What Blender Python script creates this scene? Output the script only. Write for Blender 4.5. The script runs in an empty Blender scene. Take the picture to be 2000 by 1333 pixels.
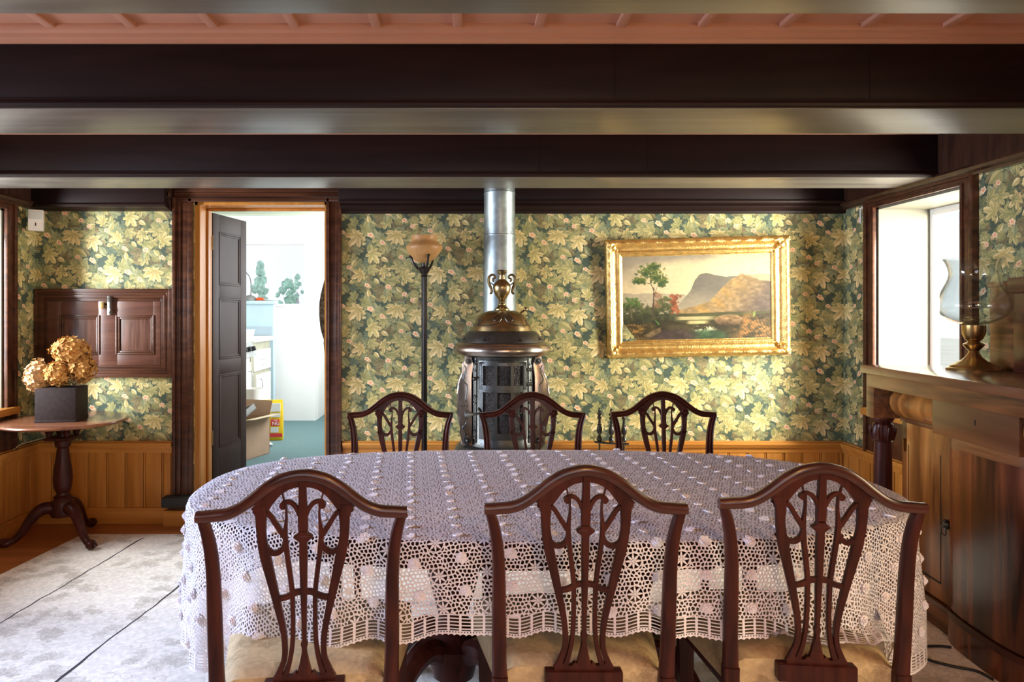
import bpy, bmesh, math, random
import numpy as np
from mathutils import Vector, Matrix, noise

# ------------------------------------------------------------------ camera, world, light, exposure
SC = bpy.context.scene
COL = SC.collection
CAM_Z = 1.35
F = 25.0 / 36.0 * 2000.0                 # focal length in pixels of the 2000 x 1333 frame
cd = bpy.data.cameras.new('camera'); cam = bpy.data.objects.new('camera', cd); COL.objects.link(cam)
cam.location = (0, 0, CAM_Z); cam.rotation_euler = (math.pi / 2, 0, 0)
cd.sensor_width = 36.0; cd.lens = 25.0; cd.shift_x = 0.05; cd.shift_y = -0.02725
cd.clip_start = 0.05; cd.clip_end = 200
SC.camera = cam
SC.view_settings.view_transform = 'Standard'; SC.view_settings.look = 'None'
SC.view_settings.gamma = 1.0; SC.view_settings.use_curve_mapping = False
SC.view_settings.exposure = 0.1
SC.cycles.max_bounces = 10; SC.cycles.diffuse_bounces = 6; SC.cycles.transparent_max_bounces = 24
SC.cycles.caustics_reflective = False; SC.cycles.caustics_refractive = False
SC.cycles.sample_clamp_indirect = 6.0

w = bpy.data.worlds.new('sky'); SC.world = w; w.use_nodes = True
bg = w.node_tree.nodes['Background']
bg.inputs['Color'].default_value = (0.86, 0.93, 1.0, 1); bg.inputs['Strength'].default_value = 1.15


def area(name, loc, aim, sx, sy, power, color, spread=math.pi):
    l = bpy.data.lights.new(name, 'AREA'); l.shape = 'RECTANGLE'; l.size = sx; l.size_y = sy
    l.energy = power; l.color = color; l.spread = spread
    o = bpy.data.objects.new(name, l); COL.objects.link(o)
    o.location = loc
    o.rotation_euler = (Vector(aim) - Vector(loc)).to_track_quat('-Z', 'Y').to_euler()
    return o


# room shell dimensions (metres); the camera stands at the origin looking along +Y
XL, XR, YB, YF, ZC = -2.73, 2.46, 4.573, -1.3, 2.31
T = 0.36                                  # thickness of the outer walls
DX0, DX1, DZ0, DZ1 = -1.712, -0.856, 0.19, 2.066    # kitchen doorway
WIN = {'L1': (3.44, 4.237), 'L0': (1.60, 2.85), 'R1': (3.469, 4.197), 'R0': (0.1, 1.0)}
WZ0, WZ1 = 0.765, 1.972

# daylight, and an added kitchen fill, standing just outside the wall openings
area('daylight_window_1', (XL - T - 0.25, 3.56, 1.45), (1.2, 4.5, 1.0), 0.25, 1.3, 108, (0.95, 0.96, 1.0))
area('daylight_window_2', (XL - T - 0.25, 2.15, 1.62), (-0.4, 2.4, 0.3), 1.3, 1.4, 150, (0.62, 0.73, 1.0), math.radians(125))
area('daylight_window_3', (XR + T + 0.25, 3.55, 1.45), (-1.2, 4.7, 1.2), 0.18, 1.3, 92, (1.0, 0.94, 0.82))
area('daylight_window_3_sky', (XR + T + 0.27, 3.45, 1.45), (-1.2, 4.2, 1.2), 0.6, 1.3, 95, (1.0, 0.93, 0.80))
area('daylight_window_4', (XR + T + 0.25, 0.55, 1.5), (-0.5, 2.0, 0.8), 1.1, 1.3, 120, (1.0, 0.76, 0.44))
area('daylight_window_5', (0.0, YF - T - 0.25, 1.5), (0, 2.0, 1.0), 2.6, 1.3, 40, (0.90, 0.90, 1.0))
area('kitchen_fill_light', (-0.40, 6.6, 1.7), (-2.2, 6.9, 1.2), 2.0, 1.3, 85, (0.97, 0.99, 1.0))  # added fill, shining through an opening made in the unseen kitchen wall
rl = bpy.data.lights.new('warm_fill_light', 'POINT'); rl.energy = 76; rl.color = (1.0, 0.44, 0.09); rl.shadow_soft_size = 0.12  # added warm fill behind the camera, no known source
rlo = bpy.data.objects.new('warm_fill_light', rl); COL.objects.link(rlo); rlo.location = (0.7, -0.9, 1.9)

rnd = random.Random(7)
V3 = Vector


# ------------------------------------------------------------------ generated textures
def make_image(name, arr, alpha=False):
    h, wd = arr.shape[:2]
    im = bpy.data.images.new(name, wd, h, alpha=alpha)
    out = np.ones((h, wd, 4), np.float32)
    if arr.ndim == 2:
        out[..., :3] = arr[..., None]
    else:
        out[..., :3] = arr
    im.pixels.foreach_set(np.clip(out, 0, 1).ravel()); im.update(); im.pack()
    return im


def c8(r, g, b):
    return np.array([r, g, b], np.float32) / 255.0


def fbm(h, wd, cells, seed, octs=4):
    r = np.random.RandomState(seed); out = np.zeros((h, wd), np.float32); amp = 1.0; tot = 0
    for k in range(octs):
        n = cells * 2 ** k
        g = r.rand(n, n).astype(np.float32)
        y = np.arange(h) / h * n; x = np.arange(wd) / wd * n
        yi = y.astype(int) % n; xi = x.astype(int) % n
        fy = y - y.astype(int); fx = x - x.astype(int)
        fy = (fy * fy * (3 - 2 * fy))[:, None]; fx = (fx * fx * (3 - 2 * fx))[None, :]
        y2 = (yi + 1) % n; x2 = (xi + 1) % n
        out += amp * ((g[yi][:, xi] * (1 - fx) + g[yi][:, x2] * fx) * (1 - fy) + (g[y2][:, xi] * (1 - fx) + g[y2][:, x2] * fx) * fy)
        tot += amp; amp *= 0.5
    return out / tot


class Canvas:
    """a wrapping picture; shapes are stamped at (x, y) in pixels, y up"""
    def __init__(s, wd, h, color, offs=((0, 0),)):
        s.w, s.h = wd, h; s.a = np.ones((h, wd, 3), np.float32) * color; s.offs = offs

    def stamp(s, x, y, size, ang, fn, squash=1.0, op=1.0):
        R = int(size * 1.25) + 2
        yy, xx = np.mgrid[-R:R + 1, -R:R + 1].astype(np.float32)
        ca, sa = math.cos(ang), math.sin(ang)
        p = (xx * ca + yy * sa) / size; q = (-xx * sa + yy * ca) / size / squash
        m, c = fn(p, q, 1.0 / size)
        m = (m * op)[..., None]
        for ox, oy in s.offs:
            iy = (np.arange(-R, R + 1) + int(y + oy)) % s.h; ix = (np.arange(-R, R + 1) + int(x + ox)) % s.w
            g = np.ix_(iy, ix)
            s.a[g] = s.a[g] * (1 - m) + c * m


def sstep(a, b, x):
    t = np.clip((x - a) / (b - a + 1e-9), 0, 1); return t * t * (3 - 2 * t)


def lobed(c_in, c_out, c_vein, lobes=5, depth=0.42):
    def fn(p, q, px):
        r = np.hypot(p, q); th = np.arctan2(q, p)
        k = lobes
        fold = np.abs(np.cos(k * 0.5 * th)) ** 0.75
        R = (0.55 + 0.45 * (0.5 + 0.5 * np.cos(th * 0.5) ** 2)) * ((1 - depth) + depth * fold) * (1 + 0.05 * np.cos(31 * th) + 0.03 * np.sin(17 * th))
        m = np.clip((R - r) / (1.6 * px), 0, 1)
        tone = sstep(0.15, 0.95, r / np.maximum(R, 1e-3)) * 0.75 + 0.25 * np.sin(th * k + 0.9)
        c = c_in + (c_out - c_in) * np.clip(tone, 0, 1)[..., None]
        # veins run down the middle of every lobe and fork
        dth = (th * k / (2 * math.pi)); dth = np.abs(dth - np.round(dth)) * 2 * math.pi / k
        v = np.exp(-((dth * r) / (1.5 * px)) ** 2)
        fork = np.abs(((r * 6.0 - dth * 5.0) % 1.0) - 0.5) * r
        v = np.maximum(v, 0.5 * np.exp(-((fork) / 0.045) ** 2) * (dth < 0.5))
        c = c * (1 - 0.55 * v[..., None]) + c_vein * (0.55 * v[..., None])
        edge = np.exp(-((R - r) / (2.2 * px)) ** 2)
        c = c * (1 - 0.35 * edge[..., None])
        return m, c
    return fn


def simple_leaf(c_a, c_b, c_vein):
    def fn(p, q, px):
        t = np.clip((p + 1) / 2, 0, 1)
        W = 0.52 * np.sin(math.pi * t ** 0.8) * (1 + 0.06 * np.cos(p * 34))
        m = np.clip((W - np.abs(q)) / (1.4 * px), 0, 1) * (np.abs(p) < 1)
        side = (q > 0).astype(np.float32)
        tone = 0.65 * side + 0.35 * sstep(0.0, 0.5, np.abs(q))
        c = c_a + (c_b - c_a) * tone[..., None]
        v = np.exp(-(q / (1.3 * px)) ** 2)
        rib = np.abs(((p * 4.0 - np.abs(q) * 4.5) % 1.0) - 0.5)
        v = np.maximum(v, 0.45 * np.exp(-(rib / 0.07) ** 2))
        c = c * (1 - 0.6 * v[..., None]) + c_vein * 0.6 * v[..., None]
        edge = np.exp(-((W - np.abs(q)) / (2.0 * px)) ** 2)
        return m, c * (1 - 0.3 * edge[..., None])
    return fn


def bloom(c_out, c_mid, c_red):
    def fn(p, q, px):
        r = np.hypot(p, q); th = np.arctan2(q, p)
        R = 0.86 + 0.10 * np.cos(5 * th) + 0.03 * np.cos(13 * th)
        m = np.clip((R - r) / (1.5 * px), 0, 1)
        c = c_mid + (c_out - c_mid) * sstep(0.15, 0.85, r)[..., None]
        star = sstep(0.0, 0.12, 0.62 * np.abs(np.cos(2.5 * th + 0.7)) ** 5 + 0.10 - r)
        c = c * (1 - 0.75 * star[..., None]) + c_red * 0.75 * star[..., None]
        edge = np.exp(-((R - r) / (2.0 * px)) ** 2)
        return m, c * (1 - 0.30 * edge[..., None])
    return fn


def vine_leaf(c_in, c_out, c_vein, cut=0.30, spread=1.0):
    """a lobed leaf drawn forward from its stalk, with forked veins and a toothed edge"""
    lob = [(0.0, 1.30), (0.78 * spread, 1.08), (-0.78 * spread, 1.12), (1.62 * spread, 0.80), (-1.62 * spread, 0.76), (2.5, 0.46), (-2.5, 0.46)]
    def fn(p, q, px):
        p = p + 0.34; r = np.hypot(p, q); th = np.arctan2(q, p)
        R = np.full(r.shape, 0.30, np.float32); vein = np.zeros(r.shape, np.float32); near = np.full(r.shape, 9.0, np.float32); sg = np.zeros(r.shape, np.float32)
        for a, L_ in lob:
            d = np.arctan2(np.sin(th - a), np.cos(th - a))
            R = np.maximum(R, L_ * (0.80 * np.exp(-(np.abs(d) / 0.56) ** 2.6) + 0.20 * np.exp(-(d / cut) ** 2)))
            vein = np.maximum(vein, np.exp(-((d * r) / (1.6 * px)) ** 2) * (np.abs(d) < 1) * (r < L_ * 0.95))
            k = np.abs(d) < near; near = np.where(k, np.abs(d), near); sg = np.where(k, d, sg)
        R = R * (1 + 0.055 * (np.abs(((th * 7.3) % 1.0) - 0.5) * 4 - 1) + 0.02 * np.sin(th * 23))
        m = np.clip((R - r) / (1.5 * px), 0, 1)
        rib = np.abs(((r * 5.5 - near * r * 7.0) % 1.0) - 0.5)
        vein = np.maximum(vein, 0.42 * np.exp(-(rib / 0.07) ** 2) * (near < 0.5))
        tone = 0.50 * sstep(0.15, 1.0, r / np.maximum(R, 1e-3)) + 0.34 * (sg > 0) + 0.16 * np.sin(th * 2.1 + 1.0)
        c = c_in + (c_out - c_in) * np.clip(tone, 0, 1)[..., None]
        c = c * (1 - 0.6 * vein[..., None]) + c_vein * 0.6 * vein[..., None]
        edge = np.exp(-((R - r) / (2.2 * px)) ** 2)
        return m, c * (1 - 0.28 * edge[..., None])
    return fn


def wallpaper_image():
    W, H = 624, 570                                     # one drop of 0.52 x 0.475 m
    cv = Canvas(2 * W, H, c8(74, 90, 76), ((0, 0), (W, H // 2)))
    r = random.Random(11)
    dk = [(c8(104, 114, 80), c8(136, 142, 98)), (c8(92, 110, 90), c8(124, 136, 106)), (c8(120, 112, 80), c8(152, 140, 96))]
    md = [(c8(142, 146, 94), c8(190, 184, 122)), (c8(156, 154, 100), c8(204, 194, 130)), (c8(132, 142, 104), c8(174, 176, 130))]
    pl = [(c8(184, 170, 106), c8(240, 222, 160)), (c8(190, 176, 112), c8(246, 230, 172)), (c8(172, 166, 104), c8(232, 218, 154))]
    dv, mv, pv = c8(70, 84, 66), c8(104, 114, 78), c8(152, 138, 82)
    for k in range(78):
        a, b = r.choice(dk); f = r.random() < 0.6
        cv.stamp(r.random() * W, r.random() * H, r.uniform(44, 64) if f else r.uniform(46, 70), r.random() * 6.28, (vine_leaf if f else simple_leaf)(a, b, dv))
    for k in range(58):
        a, b = r.choice(md); f = r.random() < 0.6
        cv.stamp(r.random() * W, r.random() * H, r.uniform(44, 70) if f else r.uniform(38, 60), r.random() * 6.28, (vine_leaf if f else simple_leaf)(a, b, mv))
    for k in range(16):                                  # seed heads
        x, y = r.random() * W, r.random() * H
        for j in range(9):
            cv.stamp(x + r.uniform(-16, 16), y + r.uniform(-16, 16), 6, 0, bloom(c8(160, 168, 112), c8(196, 196, 134), c8(120, 128, 80)))
    for k in range(16):
        a, b = r.choice(pl)
        cv.stamp(r.random() * W, r.random() * H, r.uniform(26, 40), r.random() * 6.28, simple_leaf(a, b, mv))
    big = [(0.20, 0.36, 96, -1.9, 0), (0.46, 0.30, 84, -1.3, 1), (0.70, 0.86, 94, -2.3, 1), (0.92, 0.62, 80, -1.0, 2), (0.34, 0.84, 74, 0.3, 2), (0.74, 0.36, 72, -2.7, 0), (0.06, 0.90, 66, -0.6, 0), (0.56, 0.60, 62, 2.4, 2)]
    for x, y, s_, a, k in big:
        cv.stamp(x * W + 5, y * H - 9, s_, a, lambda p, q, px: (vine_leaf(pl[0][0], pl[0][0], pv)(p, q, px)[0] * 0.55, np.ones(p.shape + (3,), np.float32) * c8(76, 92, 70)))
        cv.stamp(x * W, y * H, s_ * 0.94, a, vine_leaf(pl[k][0], pl[k][1], pv, 0.26 + 0.03 * k))
    for k in range(9):
        a, b = md[k % 3]
        cv.stamp(r.random() * W, r.random() * H, r.uniform(28, 44), r.random() * 6.28, vine_leaf(a, b, mv))
    fl = [(0.10, 0.70, 27), (0.30, 0.60, 25), (0.44, 0.06, 29), (0.62, 0.46, 26), (0.88, 0.90, 30), (0.84, 0.22, 25), (0.26, 0.10, 23), (0.03, 0.30, 26), (0.54, 0.94, 23), (0.40, 0.52, 22)]
    for x, y, s_ in fl:
        a = r.uniform(-0.6, 0.6)
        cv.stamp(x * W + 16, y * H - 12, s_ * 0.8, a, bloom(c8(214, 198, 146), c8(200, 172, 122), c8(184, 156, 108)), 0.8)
        cv.stamp(x * W, y * H, s_, a, bloom(c8(244, 226, 182), c8(236, 196, 150), c8(206, 104, 78)), 0.74)
    n = fbm(H, 2 * W, 24, 3, 3)[..., None]
    return make_image('wallpaper_pattern', cv.a * (0.94 + 0.12 * n) * np.array([1.0, 0.985, 1.0], np.float32))


def landscape_image():
    W, H = 864, 522
    yy, xx = np.mgrid[0:H, 0:W].astype(np.float32)
    X = xx / W; Y = yy / H                               # Y up
    n1 = fbm(H, W, 4, 21, 5); n2 = fbm(H, W, 12, 22, 4); n3 = fbm(H, W, 40, 23, 3)
    def mix(a, c, m):
        return a * (1 - m[..., None]) + c * m[..., None]
    a = np.ones((H, W, 3), np.float32) * c8(226, 206, 160)
    a = mix(a, c8(240, 218, 160), sstep(0.25, 0.0, np.hypot((X - 0.62) * 0.8, Y - 0.68)))
    streak = fbm(H, W, 3, 24, 5)
    streak = np.roll(streak, 40, 0)
    cl = sstep(0.48, 0.75, streak * 0.7 + n1 * 0.3 + (Y - 0.75) * 0.5)
    a = mix(a, c8(170, 158, 132), cl * 0.75)
    a = mix(a, c8(146, 136, 118), sstep(0.86, 1.0, Y + 0.25 * (0.5 - X) + 0.15 * (n1 - 0.5)) * 0.7)
    def ridge(pts, jag=0.01):
        xs = [p[0] for p in pts]; ys = [p[1] for p in pts]
        r = np.interp(X[0], xs, ys) + jag * (n2[H // 2] - 0.5) * 2 + jag * 0.7 * (n3[H // 3] - 0.5)
        return np.clip((r[None, :] - Y) * H / 2.5 + 0.5, 0, 1)
    a = mix(a, c8(184, 170, 140), ridge([(0, 0.56), (0.25, 0.55), (0.42, 0.53), (0.6, 0.5), (1, 0.5)]))
    a = mix(a, c8(168, 154, 122), ridge([(0.8, 0.6), (0.86, 0.74), (0.92, 0.75), (1.0, 0.73)]) * (X > 0.8))
    m = ridge([(0.3, 0.30), (0.38, 0.42), (0.46, 0.58), (0.49, 0.70), (0.52, 0.755), (0.57, 0.77), (0.63, 0.745), (0.70, 0.72), (0.76, 0.73), (0.82, 0.70), (1, 0.6)])
    tone = sstep(0.35, 0.75, Y + 0.2 * n1)
    a = mix(a, c8(176, 162, 132) * (1 - tone)[..., None] + c8(120, 114, 100) * tone[..., None], m * (X > 0.3))
    m = ridge([(0.36, 0.34), (0.46, 0.40), (0.58, 0.44), (0.66, 0.58), (0.74, 0.70), (0.80, 0.75), (0.85, 0.74), (0.92, 0.68), (1.0, 0.65)], 0.02)
    side = sstep(0.0, 0.35, (X - 0.58) - (Y - 0.35) * 0.55 + 0.16 * (n2 - 0.5))
    hill = c8(158, 132, 90) * (1 - side)[..., None] + c8(98, 84, 72) * side[..., None]
    lit = sstep(0.50, 0.8, n2 + 0.18 * np.sin((X + Y * 0.8) * 40)) * sstep(0.95, 0.6, X)
    hill = hill * (0.85 + 0.3 * n3[..., None]) + (c8(196, 160, 104) - 0.5) * 0.3 * lit[..., None]
    a = mix(a, hill, m * (X > 0.36))
    a = mix(a, c8(84, 82, 52) * (0.8 + 0.4 * n2[..., None]), ridge([(0, 0.31), (1, 0.33)], 0.008))
    # water, bank and stream
    wat = sstep(0.015, 0.0, np.abs(Y - 0.262) - 0.012) * sstep(0.34, 0.4, X) * sstep(0.66, 0.55, X)
    a = mix(a, c8(206, 190, 134), wat * 0.9)
    fg = ridge([(0, 0.26), (0.3, 0.25), (0.38, 0.22), (0.5, 0.19), (0.62, 0.24), (0.7, 0.28), (1, 0.30)], 0.02)
    a = mix(a, c8(64, 58, 38) * (0.6 + 0.8 * n2[..., None]), fg)
    wat = sstep(0.012, 0.0, np.abs(Y - 0.215) - 0.012) * sstep(0.42, 0.46, X) * sstep(0.60, 0.54, X)
    a = mix(a, c8(222, 204, 140), wat * 0.85)
    st = sstep(0.03, 0.0, np.hypot((X - 0.545) * 0.5, Y - 0.135) - 0.022) * sstep(0.40, 0.62, n3)
    a = mix(a, c8(222, 218, 180), st)
    pool = sstep(0.05, 0.0, np.hypot((X - 0.56) * 0.55, Y - 0.055) - 0.05)
    a = mix(a, c8(62, 88, 58) * (0.7 + 0.6 * n3[..., None]), pool * 0.85)
    gold = sstep(0.35, 0.75, n3 * 0.5 + n2 * 0.5 + 0.05 * np.sin(X * 330 + Y * 110 + 9 * n2))
    a = mix(a, c8(186, 134, 62), gold * sstep(0.22, 0.14, np.abs(Y - 0.14)) * sstep(0.24, 0.12, X) * 0.9)
    a = mix(a, c8(176, 122, 66), gold * sstep(0.25, 0.1, np.abs(Y - 0.12)) * sstep(0.68, 0.85, X) * 0.9)
    a = mix(a, c8(72, 60, 54) * (0.8 + 0.5 * n3[..., None]), sstep(0.06, 0.0, np.hypot((X - 0.34) * 0.5, Y - 0.06) - 0.045))
    a = mix(a, c8(120, 100, 70) * (0.7 + 0.6 * n3[..., None]), sstep(0.02, 0.0, np.abs((Y - 0.11) - (X - 0.22) * 0.75) - 0.022) * sstep(0.14, 0.18, X) * sstep(0.27, 0.24, X))
    # boulder
    bx = np.hypot((X - 0.72) * 0.62, (Y - 0.23)) - 0.055 + 0.02 * (n2 - 0.5) + 0.25 * np.maximum(X - 0.80, 0)
    a = mix(a, c8(160, 128, 88) * (0.65 + 0.6 * n3[..., None]) * (0.55 + 0.45 * sstep(0.17, 0.27, Y))[..., None], sstep(0.012, 0.0, bx))
    cv = Canvas(W, H, c8(0, 0, 0)); cv.a = a
    r = random.Random(5)
    def blob(x, y, s, col, op=0.8):
        def fn(p, q, px):
            d = np.hypot(p, q) + 0.10 * np.sin(5 * np.arctan2(q, p) + s) + 0.06 * np.sin(13 * np.arctan2(q, p))
            return np.clip((1.0 - d) * 2.2, 0, 1), np.ones(p.shape + (3,), np.float32) * col
        cv.stamp(x * W, y * H, s, r.random() * 6, fn, r.uniform(0.5, 0.9), op)
    def line(x0, y0, x1, y1, wd, col):
        for t in np.linspace(0, 1, 40):
            blob(x0 + (x1 - x0) * t, y0 + (y1 - y0) * t, wd * (1 - 0.4 * t), col, 0.9)
    for k in range(330):                                # bushes on the bank
        x = r.uniform(0.0, 0.34); top = 0.50 - 0.9 * abs(x - 0.07) if x < 0.14 else 0.52 - 1.0 * abs(x - 0.29)
        y = r.uniform(0.22, max(0.3, top)); d = (y - 0.2) / 0.35
        base = c8(52, 54, 40) * (1 - d) + c8(104, 112, 62) * d
        blob(x, y, r.uniform(9, 20), base * r.uniform(0.75, 1.2), 0.7)
    for k in range(60):
        blob(r.gauss(0.355, 0.014), r.uniform(0.32, 0.53), r.uniform(7, 14), c8(152, 86, 56) * r.uniform(0.8, 1.2), 0.75)
        blob(r.gauss(0.235, 0.015), r.uniform(0.38, 0.56), r.uniform(6, 12), c8(150, 108, 78), 0.5)
    for k in range(40):
        blob(r.uniform(0.02, 0.12), r.uniform(0.4, 0.51), r.uniform(7, 13), c8(86, 116, 60) * r.uniform(0.9, 1.2), 0.7)
    line(0.205, 0.28, 0.215, 0.62, 7, c8(84, 70, 58)); line(0.215, 0.58, 0.19, 0.68, 4, c8(84, 70, 58)); line(0.21, 0.50, 0.235, 0.62, 3, c8(84, 70, 58))
    line(0.19, 0.66, 0.14, 0.69, 2.5, c8(84, 70, 58)); line(0.06, 0.28, 0.055, 0.4, 2.5, c8(150, 130, 104)); line(0.2, 0.32, 0.15, 0.5, 2.5, c8(112, 104, 68))
    for k in range(420):
        t = r.random(); cx, cy, sx, sy = r.choice([(0.17, 0.80, 0.05, 0.045), (0.23, 0.74, 0.045, 0.05), (0.12, 0.70, 0.03, 0.025), (0.27, 0.68, 0.03, 0.04), (0.21, 0.86, 0.03, 0.02)])
        x = r.gauss(cx, sx * 0.62); y = r.gauss(cy, sy * 0.62); t = 0.75 * t + 0.4 * max(-0.6, min(0.6, (y - cy) / sy))  # lighter sprays on top
        t = max(0, min(1, t)); blob(x, y, r.uniform(6, 13), (c8(58, 82, 52) * (1 - t) + c8(128, 136, 60) * t), 0.75)
    for k in range(8):
        blob(r.gauss(0.18, 0.03), r.gauss(0.77, 0.04), 6, c8(190, 150, 60), 0.5)
    line(0.878, 0.27, 0.882, 0.32, 3, c8(150, 176, 80)); line(0.888, 0.27, 0.89, 0.33, 3, c8(140, 168, 76)); line(0.245, 0.2, 0.22, 0.25, 4, c8(96, 150, 60))
    for x, y in ((0.475, 0.55), (0.41, 0.53)):
        line(x, y, x + 0.008, y - 0.004, 1.6, c8(90, 80, 60)); line(x, y, x - 0.007, y + 0.006, 1.6, c8(90, 80, 60))
    return make_image('landscape_paint', cv.a * (0.86 + 0.10 * n3[..., None]))


def damask_image(name, ground, fig, seed, n=1.0):
    S = 700
    cv = Canvas(S, S, ground)
    r = random.Random(seed)
    f2 = fig * 0.6 + ground * 0.4
    for k in range(int(20 * n)):
        x, y = r.random() * S, r.random() * S; a0 = r.random() * 6.28
        for j in range(6):
            aa = a0 + (j - 2.5) * 0.55; d = r.uniform(26, 40)
            cv.stamp(x + math.cos(aa) * d, y + math.sin(aa) * d, r.uniform(20, 34), aa, lobed(fig, f2, ground, 5, 0.5) if j % 2 else simple_leaf(fig, f2, ground), 1.0, r.uniform(0.35, 0.8))
        if k % 2:
            cv.stamp(x, y, 26, 0, bloom(f2, ground, fig), 0.9, 0.7)
    for k in range(int(26 * n)):
        x, y = r.random() * S, r.random() * S; a0 = r.random() * 6.28; sg = r.choice((-1, 1))
        for t in np.linspace(0, 4.8, 40):
            rr = 30 - 5 * t
            cv.stamp(x + rr * math.cos(a0 + sg * t), y + rr * math.sin(a0 + sg * t), 2.4, 0, lambda p, q, px: (np.clip((1 - np.hypot(p, q)) * 2, 0, 1), np.ones(p.shape + (3,), np.float32) * fig), 1, 0.5)
    g = fbm(S, S, 60, seed, 2)[..., None]
    return make_image(name, cv.a * (0.92 + 0.16 * g))


LW, LH, LROT = 0.125, 0.085, math.radians(4)
def lace_image():
    wd, h = 500, 340
    yy, xx = np.mgrid[0:h, 0:wd].astype(np.float32); xx = xx / 4.0; yy = yy / 4.0          # millimetres
    r = np.random.RandomState(4); nx, ny = 12, 8
    sx = (np.arange(nx)[None, :] + 0.5 + 0.5 * (np.arange(ny)[:, None] % 2) + r.uniform(-0.34, 0.34, (ny, nx))) * 125.0 / nx
    sy = (np.arange(ny)[:, None] + 0.5 + r.uniform(-0.32, 0.32, (ny, nx))) * 85.0 / ny
    f1 = np.full((h, wd), 1e9, np.float32); f2 = f1.copy()
    for a, b in zip(sx.ravel(), sy.ravel()):
        dx = np.abs(xx - a % 125); dx = np.minimum(dx, 125 - dx); dy = np.abs(yy - b % 85); dy = np.minimum(dy, 85 - dy)
        d = np.hypot(dx, dy); n2 = np.where(d < f1, f1, np.minimum(f2, d)); f1 = np.minimum(f1, d); f2 = n2
    wid = 2.5 + 0.9 * (fbm(h, wd, 10, 5, 2) - 0.5)
    m = sstep(wid + 0.9, wid, f2 - f1)
    dx = xx - 62.5; dy = yy - 42.5; rr = np.hypot(dx, dy * 1.05); th = np.arctan2(dy, dx)
    k = np.abs(np.sin(4 * th)) * rr / 4                  # eight-petalled star with open gaps
    pet = sstep(0.0, 0.5, 2.7 * np.sin(np.clip((rr - 3) / 19, 0.001, 0.999) * math.pi) ** 0.7 - k)
    pet = np.maximum(pet, sstep(1.0, 0.5, k) * (rr < 22))
    ring = sstep(1.7, 1.0, np.abs(rr - 22.5))
    inside = sstep(22.5, 22.0, rr)
    m = m * (1 - inside) + np.maximum(pet, sstep(3.2, 2.4, rr)) * inside; m = np.maximum(m, ring)
    dx = np.minimum(xx, 125 - xx); dy = np.minimum(yy, 85 - yy); rr = np.hypot(dx, dy)
    m = np.maximum(m, sstep(14.0, 13.0, rr))
    return make_image('lace_threads', m)


def hem_image():
    wd, h = 240, 480                                     # 30 x 60 mm
    yy, xx = np.mgrid[0:h, 0:wd].astype(np.float32); xx = xx / 8; yy = yy / 8
    post = sstep(3.4, 2.9, np.abs(xx - 15)); bar = sstep(1.5, 1.0, np.abs(((yy - 14) % 9.0) - 4.5))
    m = np.maximum(post, bar)
    m = np.maximum(m, sstep(14.0, 12.5, yy) * 1.0)
    holes = sstep(1.6, 2.2, np.hypot((xx % 7.5) - 3.75, yy - 9.5))
    m = np.where(yy < 13, np.minimum(m, holes), m)
    m = m * sstep(0.0, 0.6, yy - 4.0 * np.abs(np.sin(xx / 15 * math.pi)) ** 0.8)
    return make_image('lace_border', m)


# ------------------------------------------------------------------ materials
def new_mat(name):
    m = bpy.data.materials.new(name); m.use_nodes = True
    nt = m.node_tree; return m, nt, nt.nodes['Principled BSDF'], nt.links.new


def rgba(c):
    return (c[0], c[1], c[2], 1.0)


def plain(name, col, rough=0.5, metal=0.0, var=0.12, scale=9.0, bump=0.0, coat=0.0, bscale=None):
    m, nt, b, L = new_mat(name)
    tc = nt.nodes.new('ShaderNodeTexCoord'); nz = nt.nodes.new('ShaderNodeTexNoise'); nz.inputs['Scale'].default_value = scale; nz.inputs['Detail'].default_value = 5
    L(tc.outputs['Object'], nz.inputs['Vector'])
    rp = nt.nodes.new('ShaderNodeValToRGB'); rp.color_ramp.elements[0].position = 0.3; rp.color_ramp.elements[1].position = 0.7
    rp.color_ramp.elements[0].color = rgba([x * (1 - var) for x in col]); rp.color_ramp.elements[1].color = rgba([min(1, x * (1 + var)) for x in col])
    L(nz.outputs['Fac'], rp.inputs['Fac']); L(rp.outputs['Color'], b.inputs['Base Color'])
    b.inputs['Roughness'].default_value = rough; b.inputs['Metallic'].default_value = metal; b.inputs['Coat Weight'].default_value = coat
    if metal == 0: b.inputs['Specular IOR Level'].default_value = 0.25
    if coat: b.inputs['Coat Roughness'].default_value = 0.15
    if bump:
        n2 = nt.nodes.new('ShaderNodeTexNoise'); n2.inputs['Scale'].default_value = bscale or scale * 6; n2.inputs['Detail'].default_value = 4
        L(tc.outputs['Object'], n2.inputs['Vector'])
        bp = nt.nodes.new('ShaderNodeBump'); bp.inputs['Strength'].default_value = bump; bp.inputs['Distance'].default_value = 0.01
        L(n2.outputs['Fac'], bp.inputs['Height']); L(bp.outputs['Normal'], b.inputs['Normal'])
    return m


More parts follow.
